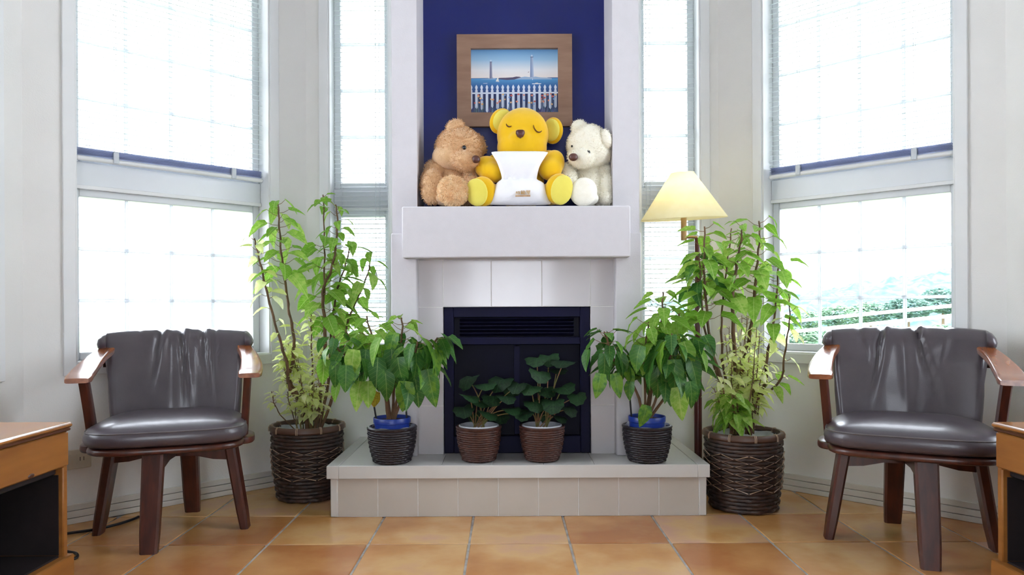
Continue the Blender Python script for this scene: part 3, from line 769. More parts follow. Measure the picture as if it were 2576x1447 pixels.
class PR:                                   # flat print: coloured polygons in thin layers
    def __init__(s): s.v=[]; s.f=[]; s.c=[]; s.lay=0
    def poly(s, pts, col, cols=None):
        s.lay += 1; b = len(s.v); y = -.004-.00001*s.lay
        for i, (u, v) in enumerate(pts):
            u = min(1, max(0, u)); v = min(1, max(0, v))
            s.v.append((-iw/2+iw*u, y, fwd+ih*v)); s.c.append(cols[i] if cols else col)
        s.f.append(tuple(range(b, b+len(pts))))
    def grad(s, v0, v1, c0, c1, n=1):
        s.poly([(0,v0),(1,v0),(1,v1),(0,v1)], None, [c0,c0,c1,c1])
p = PR(); C_ = srgb
p.grad(.55,.68,C_(236,226,224),C_(226,228,234)); p.grad(.68,.84,C_(226,228,234),C_(150,190,222)); p.grad(.84,1,C_(150,190,222),C_(98,152,206))
p.grad(.44,.552,C_(52,104,168),C_(84,156,208)); p.grad(.30,.44,C_(26,46,104),C_(52,104,168)); p.grad(0,.30,C_(34,48,84),C_(26,40,92))
p.poly([(0,.545),(.2,.548),(.2,.555),(0,.552)], C_(58,84,140)); p.poly([(.88,.55),(1,.55),(1,.56),(.88,.56)], C_(44,70,130))
p.poly([(.28,.54),(.42,.522),(.55,.535),(.585,.56),(.56,.572),(.52,.576),(.48,.564),(.40,.558),(.33,.556)], C_(84,76,104))
p.poly([(.50,.53),(.93,.53),(.93,.55),(.88,.556),(.80,.56),(.74,.575),(.70,.562),(.62,.575),(.58,.565)], C_(156,180,210))
p.poly([(.10,.532),(.30,.53),(.26,.552),(.24,.57),(.21,.55)], C_(140,170,206))
for (u0, w0, w1, vb, vt, ca, cb_) in ((.229,.016,.012,.545,.80,C_(110,112,142),C_(150,152,178)), (.701,.021,.015,.565,.875,C_(112,132,176),C_(176,190,216))):
    p.poly([(u0-w0,vb),(u0+w0,vb),(u0+w1,vt),(u0-w1,vt)], None, [ca,cb_,cb_,ca])
    p.poly([(u0-w1*1.15,vt),(u0+w1*1.15,vt),(u0+w1*1.15,vt+.012),(u0-w1*1.15,vt+.012)], C_(96,108,150))
    p.poly([(u0-w1*.6,vt+.012),(u0+w1*.6,vt+.012),(u0+w1*.6,vt+.03),(u0,vt+.045),(u0-w1*.6,vt+.03)], C_(196,212,232))
p.poly([(.285,.505),(.315,.505),(.311,.575)], C_(232,232,226)); p.poly([(.318,.503),(.325,.49),(.312,.57)], C_(222,222,220)); p.poly([(.285,.498),(.325,.49),(.32,.503),(.287,.505)], C_(200,205,214))
p.poly([(.14,.468),(.185,.468),(.19,.476),(.138,.474)], C_(206,214,226)); p.poly([(.705,.455),(.80,.455),(.812,.468),(.70,.466)], C_(226,230,236)); p.poly([(.735,.466),(.775,.466),(.77,.48),(.742,.478)], C_(196,190,190))
p.poly([(.655,.643),(.67,.655),(.669,.642),(.656,.636)], C_(150,120,130)); p.poly([(.704,.52),(.712,.52),(.708,.56)], C_(206,220,236))
random.seed(8)
for k in range(26):                          # dark grass behind fence
    u = random.random(); h = random.uniform(.08,.2); w_ = random.uniform(.02,.05)
    p.poly([(u-w_,0),(u+w_,0),(u+w_*.3,h),(u,h*1.1)], C_(random.randint(40,70),random.randint(58,84),random.randint(98,130)))
p.poly([(0,.305),(1,.31),(1,.333),(0,.328)], C_(218,226,240))
for k in range(18):
    u = .0+.0607*k; w_ = .0145; bt = random.uniform(.0,.09)
    p.poly([(u-w_,bt+.03),(u+w_*.2,bt),(u+w_,bt+.03),(u+w_,.36),(u-w_,.36)], C_(206,216,234))
    p.poly([(u-w_,.36),(u+w_,.36),(u+w_*.55,.375),(u+w_*1.05,.40),(u+w_*.9,.42),(u,.45),(u-w_*.9,.42),(u-w_*1.05,.40),(u-w_*.55,.375)], C_(214,222,238))
fl = [C_(226,150,106), C_(222,170,112), C_(196,92,88), C_(92,130,196), C_(116,150,204), C_(214,132,112), C_(226,186,136)]
for k in range(46):
    u = random.uniform(.02,.98); v = random.uniform(.13,.30); c = random.choice(fl); s = random.uniform(.010,.016)
    p.poly([(u-.002,.02),(u+.002,.02),(u+.002,v),(u-.002,v)], C_(96,118,150))
    p.poly([(u-s*.7,v-.012),(u+s*.7,v-.012),(u+s,v+.012),(u+s*.5,v+.008),(u,v+.018),(u-s*.5,v+.008),(u-s,v+.012)], c)
for k in range(30):
    u = random.random(); h = random.uniform(.05,.12); w_ = random.uniform(.004,.012)
    p.poly([(u-w_,0),(u+w_,0),(u+random.uniform(-.02,.02),h)], C_(random.randint(60,100),random.randint(84,120),random.randint(120,160)))
me = bpy.data.meshes.new('painting'); me.from_pydata(p.v, [], p.f); me.materials.append(M['print'])
ca = me.color_attributes.new('print', 'FLOAT_COLOR', 'POINT')
for i, c in enumerate(p.c): ca.data[i].color = (*c, 1)
link(bpy.data.objects.new('painting', me), pc)
MB().box(-pw/2+.02, pw/2-.02, -.003, -.0005, .02, ph-.02).build('backing_board', M['frame'], pc, smooth=False)

# ================================================================== STUFFED BEARS
def rot(ax, ay, az): return Euler((math.radians(ax), math.radians(ay), math.radians(az))).to_matrix()
def fur(samples, n, ln, wd, m, parent, seed):
    """samples: list of (centre, radii, R) ellipsoids in local space"""
    random.seed(seed); b = MB()
    areas = [(r[0]*r[1]+r[1]*r[2]+r[0]*r[2]) for c, r, R in samples]; tot = sum(areas)
    for (c, r, R), a in zip(samples, areas):
        for k in range(int(n*a/tot)):
            d = Vector((random.gauss(0,1), random.gauss(0,1), random.gauss(0,1))).normalized()
            p = Vector((d.x*r[0], d.y*r[1], d.z*r[2])); nn = Vector((d.x/r[0], d.y/r[1], d.z/r[2])).normalized()
            if R is not None: p = R @ p; nn = R @ nn
            p = Vector(c)+p
            if p.y > .09: continue
            t = nn.orthogonal().normalized(); t = Matrix.Rotation(random.uniform(0,6.28),3,nn) @ t
            dr = (nn+t*random.uniform(.2,.9)+Vector((0,0,-.25))).normalized()
            s = nn.cross(dr).normalized()*wd; l = ln*random.uniform(.6,1.2)
            b.add([p-s-nn*.001, p+s-nn*.001, p+dr*l+s*.3, p+dr*l-s*.3], [(0,1,2,3)])
    o = b.build('fur_pile', m, parent, smooth=False); o['kind'] = 'stuff'; return o
def blob(parts, name, m, parent, vox=.0055, sm=6):
    b = MB()
    for (c, r, R) in parts: b.ell(c, r, R, 22, 14)
    o = b.build(name, m, parent)
    if len(parts) > 1:
        md = o.modifiers.new('merge', 'REMESH'); md.mode = 'VOXEL'; md.voxel_size = vox; md.use_smooth_shade = True
        ms = o.modifiers.new('soften', 'SMOOTH'); ms.factor = .5; ms.iterations = sm
    return o
ZN = ZT
# ---- tan bear (left)
def LQ(base):
    return lambda px, py, D: Q(px, py, D)-Vector(base)
base = (Q(1135,518,3.04).x, 3.04, ZN); P = LQ(base); k_ = 3.0/FPX
tb = empty('teddy_bear', base); tag(tb, 'shaggy tan teddy bear slumped at the left of the niche, head turned right', 'teddy bear', 'plush bears on the mantel')
hR = rot(0,12,38)
head = [(P(1157,376,3.03), (.098,.094,.092), None), (P(1170,404,2.955), (.052,.050,.042), rot(0,15,0)), (P(1186,405,2.945), (.034,.036,.03), None), (P(1140,395,3.02), (.085,.08,.06), None)]
h = blob(head, 'head', M['furbr'], tb)
e1 = [(P(1147,320,3.0), (.040,.022,.030), rot(0,-30,20))]; e2 = [(P(1211,362,3.07), (.020,.022,.042), rot(0,-22,0))]
blob(e1, 'ear', M['furbr'], tb); blob(e2, 'ear', M['furbr'], tb)
MB().ell(P(1199,401,2.915), (.0175,.014,.0155), rot(0,20,0), 16, 10).build('nose', M['nose'], h)
MB().ell(P(1169.5,371.5,2.937), (.0085,.007,.0095), None, 14, 10).build('eye', M['eye'], h)
tor = [(P(1138,470,3.06), (.095,.085,.085), None), (P(1128,440,3.07), (.085,.075,.075), None), (P(1165,490,3.05),(.075,.07,.05),None)]
blob(tor, 'torso', M['furbr'], tb)
a1 = [(P(1100,430,3.03), (.050,.050,.050), None), (P(1088,462,2.985), (.047,.046,.062), rot(0,8,0)), (P(1090,486,2.96), (.044,.042,.045), None)]
blob(a1, 'arm', M['furbr'], tb)
a2 = [(P(1185,440,3.02), (.034,.04,.05), rot(0,25,0)), (P(1190,462,2.985), (.03,.035,.04), None)]
blob(a2, 'arm', M['furbr'], tb)
l1 = [(P(1122,500,2.98), (.05,.07,.03), rot(0,0,-10)), (P(1135,494,2.93), (.05,.05,.034), None)]
blob(l1, 'leg', M['furbr'], tb)
ft = [(P(1141,481,2.885), (.058,.030,.058), rot(-6,8,12))]
blob(ft, 'foot', M['furbl'], tb)
fur(head[:3]+e1+e2+tor+a1+a2, 20000, .0080, .0016, M['pilebr'], tb, 3)
o = fur(ft, 3000, .009, .0024, M['pilebl'], tb, 4)
# ---- cream bear (right)
base = (Q(1490,518,3.04).x, 3.04, ZN); P = LQ(base)
wb = empty('teddy_bear', base); tag(wb, 'fluffy cream white teddy bear at the right of the niche', 'teddy bear', 'plush bears on the mantel')
head = [(P(1482,368,3.02), (.088,.084,.088), rot(0,10,0)), (P(1463,398,2.955), (.054,.050,.040), rot(0,8,0)), (P(1494,387,3.01), (.078,.07,.058), None)]
h = blob(head, 'head', M['furwh'], wb)
e1 = [(P(1459,322,3.03), (.033,.020,.034), rot(0,-30,0))]; e2 = [(P(1527,350,2.965), (.023,.025,.039), rot(0,-14,0))]
blob(e1, 'ear', M['furwh'], wb); blob(e2, 'ear', M['furwh'], wb)
MB().ell(P(1444,395.5,2.905), (.0185,.013,.0155), None, 16, 10).build('nose', M['nose'], h)
MB().ell(P(1481.5,383.5,2.924), (.0085,.007,.0090), None, 14, 10).build('eye', M['eye'], h)
MB().ell(P(1440.5,368,2.968), (.0040,.005,.0048), None, 12, 8).build('eye', M['eye'], h)
tor = [(P(1492,470,3.06), (.080,.08,.085), None), (P(1490,435,3.07), (.072,.07,.07), None), (P(1500,495,3.05),(.075,.07,.045),None)]
blob(tor, 'torso', M['furwh'], wb)
a1 = [(P(1520,440,3.03), (.036,.042,.052), None), (P(1527,470,3.0), (.030,.04,.065), rot(0,-3,0)), (P(1526,497,2.99), (.030,.04,.036), None)]
blob(a1, 'arm', M['furwh'], wb)
a2 = [(P(1432,440,3.02), (.034,.04,.05), rot(0,-25,0)), (P(1425,460,2.99), (.03,.035,.04), None)]
blob(a2, 'arm', M['furwh'], wb)
l1 = [(P(1478,500,2.98), (.048,.07,.030), None), (P(1470,492,2.94), (.05,.05,.038), None)]
blob(l1, 'leg', M['furwh'], wb)
ft = [(P(1469,483,2.90), (.054,.030,.058), rot(-4,14,-8))]
blob(ft, 'foot', M['furwh'], wb)
fur(head+e1+e2+tor+a1+a2, 18000, .0065, .0015, M['pilewh'], wb, 5)
# ---- yellow bear (centre)
base = (Q(1310,518,3.04).x, 3.04, ZN); P = LQ(base)
yb_ = empty('teddy_bear', base); tag(yb_, 'smooth yellow plush bear with closed eyes holding a white pillow', 'teddy bear', 'plush bears on the mantel')
head = [(P(1317,340,3.04), (.108,.098,.112), rot(0,4,0)), (P(1315,372,3.03), (.104,.095,.085), None), (P(1311,352,2.965), (.050,.045,.042), None)]
h = blob(head, 'head', M['yel'], yb_, sm=10)
def disc_ear(c, R, rx, rz_, nm='ear'):
    e = blob([(c, (rx, .020, rz_), R)], nm, M['yel'], yb_)
    R3 = R
    MB().ell(Vector(c)+R @ Vector((0,-.013,0)), (rx*.84, .0115, rz_*.84), R, 20, 10).build('inner_ear', M['yelp'], e)
disc_ear(P(1262,305,3.045), rot(0,38,28), .046, .060)
disc_ear(P(1393,329,3.05), rot(0,-8,-34), .047, .056)
nb = MB(); nz = [(0,-.017),(.012,-.010),(.018,.002),(.017,.012),(.010,.016),(0,.0165),(-.010,.016),(-.017,.012),(-.018,.002),(-.012,-.010)]
c = P(1311,336,2.905)
nb.loft([[(c.x+x*s, c.y+dy, c.z+z*s) for x, z in nz] for s, dy in ((1.0,.014),(1.0,.004),(.86,-.003),(.5,-.007),(.05,-.008))]).build('nose', M['nose'], h, angle=70)
def ell_front(px, py):                     # front surface of the head ellipsoid
    cc, r, _ = head[0]; q = P(px, py, 2.97); dx = (q.x-cc.x)/r[0]; dz = (q.z-cc.z)/r[2]
    return Vector((q.x, cc.y-r[1]*math.sqrt(max(.05, 1-dx*dx-dz*dz))-.002, q.z))
for pts in ([(1275.5,312),(1277,317),(1281,320.5),(1285.5,321.5),(1288.5,319.5)], [(1343.5,318),(1346,326),(1350.5,332),(1356,334.5),(1361.5,333),(1365,329.5)]):
    q = [ell_front(*a) for a in pts]; q = smooth_path(q, 4)
    MB().tube(q, [.0012+.0014*math.sin(PI*i/(len(q)-1)) for i in range(len(q))], 6).build('closed_eye', M['stitch'], h)
blob([(P(1312,455,3.07), (.098,.085,.10), None), (P(1312,490,3.06), (.11,.09,.055), None)], 'torso', M['yel'], yb_)
blob([(P(1250,412,3.04), (.045,.045,.04), None), (P(1227,422,2.975), (.052,.048,.048), rot(0,20,0)), (P(1238,433,2.955), (.052,.046,.043), rot(0,25,0))], 'arm', M['yel'], yb_, sm=14)
blob([(P(1382,405,3.04), (.045,.045,.045), None), (P(1394,411,2.975), (.046,.048,.055), rot(0,12,0)), (P(1386,425,2.955), (.050,.046,.048), rot(0,-25,0))], 'arm', M['yel'], yb_, sm=14)
lg = blob([(P(1230,488,2.955), (.055,.07,.047), rot(0,0,-12)), (P(1215,482,2.915), (.056,.035,.062), rot(0,-12,-14))], 'leg', M['yel'], yb_, sm=10)
MB().ell(P(1200,484,2.889), (.046,.016,.056), rot(0,-16,-18), 24, 12).build('foot_pad', M['yelp'], lg)
lg = blob([(P(1388,488,2.955), (.055,.07,.045), rot(0,0,12)), (P(1407,476,2.915), (.056,.038,.064), rot(0,16,14))], 'leg', M['yel'], yb_, sm=10)
MB().ell(P(1415,478,2.882), (.045,.016,.061), rot(0,18,16), 24, 12).build('foot_pad', M['yelp'], lg)
# ---- pillow held by the yellow bear
pl = empty('pillow', (Q(1308,518,2.93).x, 2.915, ZN)); tag(pl, 'white cotton pillow pinched in the arms of the yellow bear, small ochre print', 'pillow')
DPL = 2.915
P2 = lambda px, py: Q(px, py, DPL)
rows = [(517,1226,1390,.004),(512,1229,1387,.024),(500,1234,1384,.040),(485,1240,1379,.046),(470,1246,1374,.043),(460,1251,1370,.034),(455,1257,1360,.022),(452,1263,1352,.010),(448,1264,1352,.016),(438,1262,1354,.025),(422,1257,1357,.030),(406,1251,1366,.028),(394,1243,1374,.019),(385,1238,1380,.009),(380,1233,1385,.002)]
nu = 28; rings = []
for (py, xa, xb, th) in rows:
    front = []; back = []
    for i in range(nu+1):
        u = i/nu; q = P2(lerp(xa, xb, u), py); f = (max(0, 1-(2*u-1)**4))**.6
        wob = .0022*math.sin(u*17+py*.13)+.0018*math.sin(u*31-py*.21)
        if 440 < py < 462: wob += .004*math.sin(u*26)
        front.append((q.x-pl.location.x, -th*f-wob*f, q.z-ZN)); back.append((q.x-pl.location.x, .012*f+.001, q.z-ZN))
    rings.append(front+back[::-1])
pm = MB().loft(rings).build('pillow_cover', M['cotton'], pl, angle=80)
md = pm.modifiers.new('sub', 'SUBSURF'); md.levels = 1; md.render_levels = 1
# print: three characters and a bar, laid on the front of the pillow
def strip(pa, pb, w, mb, yv):
    a = Vector(pa); b_ = Vector(pb); d = (b_-a).normalized(); nrm = Vector((-d.y, d.x))*w/2
    mb.add([(q.x, yv, q.y) for q in (a-nrm, b_-nrm, b_+nrm, a+nrm)]+[(q.x, yv+.002, q.y) for q in (a-nrm, b_-nrm, b_+nrm, a+nrm)], [(0,1,2,3),(7,6,5,4),(0,4,5,1),(1,5,6,2),(2,6,7,3),(3,7,4,0)])
chars = [ # strokes on a 10x10 grid (x right, z up)
 [(1.8,9.8,2.2,8.4),(.2,7.6,4.4,7.9),(2,7.6,.4,.6),(2,5.4,4,5.4),(4,5.4,3.4,.8),(3.4,.8,2.6,1.2),(6.4,9.8,5.0,7.4),(5.8,8.4,9.8,8.4),(9.2,6.8,6,6),(6,6,6,.6),(6,.6,7.2,1.6),(7.6,6.4,8.4,3.2),(8.4,3.2,10,.4),(9.6,5,8,3.4)],
 [(.4,8.8,4.4,8.8),(1.6,9.9,.4,8),(5.4,8.8,9.8,8.8),(6.4,9.9,5.4,8),(.4,7,4.8,7),(1.6,7,2,5.6),(3.8,7,3.4,5.6),(.2,5.4,5,5.4),(.8,4.4,.8,.2),(.8,4.4,4.4,4.4),(4.4,4.4,4.4,.2),(.8,3,4.4,3),(.8,1.7,4.4,1.7),(5.8,7.2,9.6,7.2),(5.8,7.2,5.8,.6),(5.8,5.4,9.4,5.4),(9.4,7.2,9.4,5.4),(6.4,4,9.4,4),(6.4,2.6,9.4,2.6),(5.8,.6,10,.6),(10,.6,10,1.8)],
 [(1.4,9.6,9.4,9.6),(9.4,9.6,9.4,7.6),(1.4,7.6,9.4,7.6),(1.4,9.6,.3,.2),(2.4,6.4,9.6,6.4),(5.4,6.4,3,4.6),(3,4.6,9,4.8),(7.6,5.6,9.2,4.4),(2.8,2.8,9.2,2.8),(6,4.4,6,.4),(1.8,.4,10,.4)]]
tx = MB(); yv = -.0490
for ci, (xa, xb, za, zb2) in enumerate(((1298,1309.5,495,486),(1311,1321.5,495,484.2),(1323.5,1334.5,495,483.6))):
    a = P2(xa, za); b_ = P2(xb, zb2)
    for (x0, z0, x1, z1) in chars[ci]:
        f = lambda x, z: (lerp(a.x, b_.x, x/10)-pl.location.x, lerp(a.z, b_.z, z/10)-ZN)
        strip(f(x0,z0), f(x1,z1), .00135, tx, yv)
tx.build('printed_characters', M['ochre'], pm, smooth=False)
a = P2(1297.5, 499.2); b_ = P2(1334.5, 496.4)
MB().box(a.x-pl.location.x, b_.x-pl.location.x, yv, yv+.002, a.z-ZN, b_.z-ZN).build('printed_bar', M['ochred'], pm, smooth=False)
# ================================================================== PLANTS
def leaf_mesh(name, m, wid=.34, curl=.25, fold=.18, lobes=0, seed=0, wave=.0):
    random.seed(seed); ts = [0,.06,.16,.30,.46,.62,.78,.90,1.0]; vs_ = []; fs = []
    for t in ts:
        w = wid*(math.sin(PI*min(1,t**.62))**.9)*(1.0-.10*t) if 0 < t < 1 else 0.0
        if lobes: w *= 1+.13*math.sin(t*PI*5.0)
        if 0 < t < .1: w *= 1.25
        z = -curl*t*t; y = t*(1-.12*curl*t)
        if t == .06: y = -.015
        for u in (-1,-.5,0,.5,1):
            vs_.append((u*w, y+(.02*abs(u) if 0<t<1 else 0), z+fold*abs(u)*w+wave*w*math.sin(t*14+u*2)*(abs(u))))
    n = 5
    for i in range(len(ts)-1):
        for j in range(n-1):
            a = i*n+j; fs.append((a, a+1, a+n+1, a+n))
    return MB().add(vs_, fs).mesh(name, m, angle=80)
def round_leaf(name, m):
    vs_ = [(0,.0,0)]; k = 18
    for ring, rr in ((1,.30),(2,.55)):
        for j in range(k):
            a = 2*PI*j/k; sc = rr*(1+(.06*math.cos(a*9) if ring == 2 else 0)); sc *= (1-.45*max(0, -math.sin(a))**6)
            vs_.append((sc*math.cos(a), .42+sc*math.sin(a), .05*ring*ring*.5*math.cos(2*a)-.06*ring))
    vs_[0] = (0,.42,0)
    fs = [(0, 1+j, 1+(j+1)%k) for j in range(k)]+[(1+j, 1+k+j, 1+k+(j+1)%k, 1+(j+1)%k) for j in range(k)]
    return MB().add(vs_, fs).mesh(name, m, angle=80)
LM = {}
for key, m in (('A','leafA'),('Y','leafY'),('B','leafB')):
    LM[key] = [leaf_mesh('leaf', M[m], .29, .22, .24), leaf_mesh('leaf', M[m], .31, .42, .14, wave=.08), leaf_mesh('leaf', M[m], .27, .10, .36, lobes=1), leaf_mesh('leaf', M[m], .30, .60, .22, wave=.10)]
LM['D'] = [leaf_mesh('leaf', M['leafD'], .34, .5, .25, wave=.1)]
LM['C'] = [round_leaf('leaf', M['leafC'])]
def put_leaf(par, key, base, d, size, roll=0, idx=None, off=None):
    d = Vector(d).normalized(); up = Vector((0,0,1))
    if abs(d.z) > .93: up = Vector((0,-1,.2)) if d.z < 0 else Vector((0,1,0))
    x = d.cross(up).normalized(); z = x.cross(d).normalized()
    R = Matrix((x, d, z)).transposed()
    R = R @ Matrix.Rotation(roll, 3, 'Y')
    me = random.choice(LM[key]) if idx is None else LM[key][idx % len(LM[key])]
    p = Vector(base)-par.location
    sx = random.uniform(.85,1.12)
    Mx = Matrix.Translation(p) @ R.to_4x4() @ Matrix.Diagonal((size*sx, size, size, 1))
    return inst('leaf', me, par, M=Mx)
def along(path, t):
    L_ = [0]
    for a, b in zip(path, path[1:]): L_.append(L_[-1]+(b-a).length)
    s = t*L_[-1]
    for i in range(len(path)-1):
        if s <= L_[i+1] or i == len(path)-2:
            u = (s-L_[i])/max(1e-9, L_[i+1]-L_[i]); return path[i].lerp(path[i+1], u), (path[i+1]-path[i]).normalized()
BOUND = []                                 # keep-out: boxes and wall lines for leaves
def ok_pos(p, s):
    if p.x-p.y < -4.285+.02 or p.x+p.y > 4.342-.02 or p.y > 3.34: return False
    if -.50 < p.x < .57 and p.y > 2.885: return False
    if p.z < .02: return False
    if -.70 < p.x < .78 and p.y > 2.70 and p.z < .215: return False
    return True
def stem(par, px, D0, D1, r0, r1, leaves=(), woody=True, nm='stem', amp=.0018):
    n = len(px); raw = [Q(x, y, lerp(D0, D1, (i/(n-1))**.9)) for i, (x, y) in enumerate(px)]
    path = smooth_path(raw, 4)
    path = [p+Vector((amp*math.sin(i*1.7+px[0][0]), amp*math.cos(i*1.3), 0)) if 0 < i < len(path)-1 else p for i, p in enumerate(path)]
    k = len(path); b = MB()
    b.tube([p-par.location for p in path], [lerp(r0, r1, i/(k-1))*(1+.10*math.sin(i*2.9)) for i in range(k)], 7)
    pet = MB(); has = False
    for (t0, t1, cnt, s0, s1, key, pl_, droop) in leaves:
        ang0 = random.uniform(0, 6.28)
        for i in range(cnt):
            t = lerp(t0, t1, (i+.5*random.random())/max(1, cnt)); p, tg = along(path, min(1,t))
            for attempt in range(8):
                a = ang0+i*2.4+random.uniform(-.4,.4)+attempt*.8
                out = Vector((math.cos(a), math.sin(a)*.8, 0))
                e = p+out*pl_*random.uniform(.7,1.2)+Vector((0,0,pl_*random.uniform(.15,.7)*(1-droop*.5)))
                sz = lerp(s0, s1, i/max(1,cnt-1) if cnt > 1 else 0)*random.uniform(.8,1.15)
                d = (out+Vector((0,0,random.uniform(.25,-.35)-droop*random.uniform(.5,1.5)))).normalized()
                if ok_pos(e+d*sz, sz) and ok_pos(e+d*sz*.5, sz): break
            else: continue
            if pl_ > .004:
                mid = (p+e)/2+Vector((0,0,-pl_*.1)); pet.tube([p-par.location, mid-par.location, e-par.location], [.0014,.0011,.0009], 5); has = True
            put_leaf(par, key, e, d, sz, random.uniform(-.5,.5))
    st = b.build(nm, M['stem'] if woody else M['stemg'], par)
    if has: pet.build('petioles', M['stemg'], st)['kind'] = 'stuff'
    return path
def woven(par, rb, rt, h, rows, stakes, m, z0=.004, amp=.003, th=.0028, zigzag=None, wallname='woven_wall'):
    seg = stakes*3; b = MB(); rh = (h-z0)/rows
    bulge = lambda f: lerp(rb, rt, f)+.006*math.sin(f*PI)
    for r in range(rows):
        z = z0+rh*(r+.5); f = (r+.5)/rows; rc = bulge(f); rings = []
        ph = PI*(r % 2)
        vs_ = []; fs = []
        for j in range(seg):
            a = 2*PI*j/seg; w = amp*math.cos(stakes*a/1.0*.5*2*.5+ph) if False else amp*math.cos(stakes*.5*a+ph)
            ca, sa = math.cos(a), math.sin(a)
            for (dr, dz) in ((0,-rh*.5),(th,-rh*.22),(th,rh*.22),(0,rh*.5)):
                q = rc+w+dr; vs_.append((q*ca, q*sa, z+dz))
        for j in range(seg):
            for c in range(3):
                a0 = j*4+c; a1 = ((j+1)%seg)*4+c; fs.append((a0, a1, a1+1, a0+1))
        b.add(vs_, fs)
    wall_ = b.build(wallname, m, par, angle=70); wall_['kind'] = 'stuff'
    b = MB()
    for k in range(stakes):
        a = 2*PI*(k+.5)/stakes
        b.tube([(bulge(f)*math.cos(a)*.985, bulge(f)*math.sin(a)*.985, z0+(h-z0)*f) for f in (0,.33,.66,1)], .003, 5)
    b.build('stakes', m, wall_)['kind'] = 'stuff'
    b = MB(); b.lathe([(.001,z0),(rb-.008,z0),(rb-.004,z0+.004),(rt-.012,h-.004),(rt-.009,h)], 40); b.build('inner_wall', m, wall_)
    return wall_
def pot_plant(name, loc, label, group): 
    p = empty(name, loc); tag(p, label, 'potted plant', group); return p
def big_basket(par, rb, rt, h, zz):
    w = woven(par, rb, rt, h, 20, 26, M['wicker'], amp=.0035, th=.0035)
    MB().lathe([(rt-.010,h-.012),(rt+.004,h-.014),(rt+.010,h-.008),(rt+.010,h+.006),(rt+.005,h+.012),(rt-.006,h+.012),(rt-.011,h+.004),(rt-.010,h-.012)], 48).build('basket_rim', M['wrim'], par)
    b = MB()
    for k in range(10):
        a = 2*PI*k/10+.3
        for da in (-.018, .018):
            q = [((rt+dr)*math.cos(a+da), (rt+dr)*math.sin(a+da), h+dz) for dr, dz in ((-.012,0),(-.004,.0135),(.006,.0135),(.0115,.004),(.0115,-.012))]
            b.tube(q, .0016, 5)
    b.build('rim_binding', M['strand'], par)['kind'] = 'stuff'
    b = MB(); n = 18
    bul = lambda f: lerp(rb, rt, f)+.006*math.sin(f*PI)+.0085
    za, zb = zz; rows = 5
    for k in range(0, n):
        sgn = 1 if k % 2 else -1; pts = []
        for r in range(rows*2+1):
            z = za+(zb-za)*r/(rows*2); a = 2*PI*(k+.5)/n+sgn*(.15 if r % 2 else -.15)
            pts.append((bul(z/h)*math.cos(a), bul(z/h)*math.sin(a), z))
        b.tube(pts, .0019, 5)
    b.build('zigzag_strands', M['strand'], par)['kind'] = 'stuff'
    b = MB(); k = 40; prof = [(rt-.014,h-.004),(rt-.020,h-.020),(rt-.035,h-.032),(rt-.07,h-.038)]
    b.loft([[((r+.005*math.sin(7*2*PI*j/k+i))*math.cos(2*PI*j/k), (r+.005*math.sin(7*2*PI*j/k+i))*math.sin(2*PI*j/k), z+.004*math.sin(5*2*PI*j/k+i*2)) for j in range(k)] for i, (r, z) in enumerate(prof)], cap=False)
    b.build('plastic_liner', M['liner'], par, angle=80)
    MB().lathe([(rt-.06,h-.040),(rt-.10,h-.036),(.03,h-.031),(.001,h-.030)], 32).build('soil', M['soil'], par)
# ---------------- tall plant, left
random.seed(21)
DL = 3.06
tl = pot_plant('potted_plant', ((772-CX)*DL/FPX, DL, 0), 'tall leggy poinsettia in big dark wicker basket, left of the hearth', 'tall plants in wicker baskets')
big_basket(tl, .120, .143, .293, (.095,.215))
big = lambda t0, t1, n, s0, s1, k='A', pl_=.05, dr=.25: (t0, t1, int(n*1.22+.5), s0*1.28, s1*1.28, k, pl_, dr)
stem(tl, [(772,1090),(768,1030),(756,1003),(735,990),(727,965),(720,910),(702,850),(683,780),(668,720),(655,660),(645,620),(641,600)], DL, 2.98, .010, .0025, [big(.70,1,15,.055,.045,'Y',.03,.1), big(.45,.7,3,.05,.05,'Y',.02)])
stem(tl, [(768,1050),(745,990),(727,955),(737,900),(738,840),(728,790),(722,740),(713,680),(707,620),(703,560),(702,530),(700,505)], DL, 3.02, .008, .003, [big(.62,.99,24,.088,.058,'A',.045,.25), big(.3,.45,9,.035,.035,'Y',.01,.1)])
stem(tl, [(790,1090),(805,1000),(815,900),(818,820),(812,760),(815,720),(830,690),(843,640),(848,590),(850,545),(845,515)], DL, 3.06, .009, .003, [big(.45,.75,15,.085,.085,'A',.05,.35), big(.75,1,14,.06,.038,'A',.035,.15)])
stem(tl, [(816,760),(817,660),(816,600),(816,530),(814,490)], 3.10, 3.12, .004, .0025, [big(.3,.6,6,.07,.06,'A',.04,.3), big(.85,1,6,.05,.038,'A',.02,.0)])
stem(tl, [(800,1090),(825,960),(832,860),(838,800),(845,740),(858,700),(872,660),(882,610)], DL, 3.13, .007, .0025, [big(.55,1,20,.080,.055,'A',.04,.3)])
stem(tl, [(802,1090),(840,985),(862,880),(878,800),(905,740),(925,690),(935,640)], DL, 3.16, .007, .0022, [big(.5,1,20,.085,.055,'A',.045,.3)])
stem(tl, [(745,1085),(705,1045),(688,1012),(682,985)], DL, 2.98, .0025, .0015, [big(.65,1,9,.032,.022,'Y',.012,.05)])
stem(tl, [(750,1085),(728,1020),(722,985)], DL, 3.0, .0025, .0015, [big(.5,1,8,.032,.026,'Y',.012,.05)])
stem(tl, [(785,1085),(785,940),(783,850),(782,800),(787,760)], 3.08, 3.1, .0035, .002, [big(.62,1,20,.045,.032,'Y',.012,.1)])
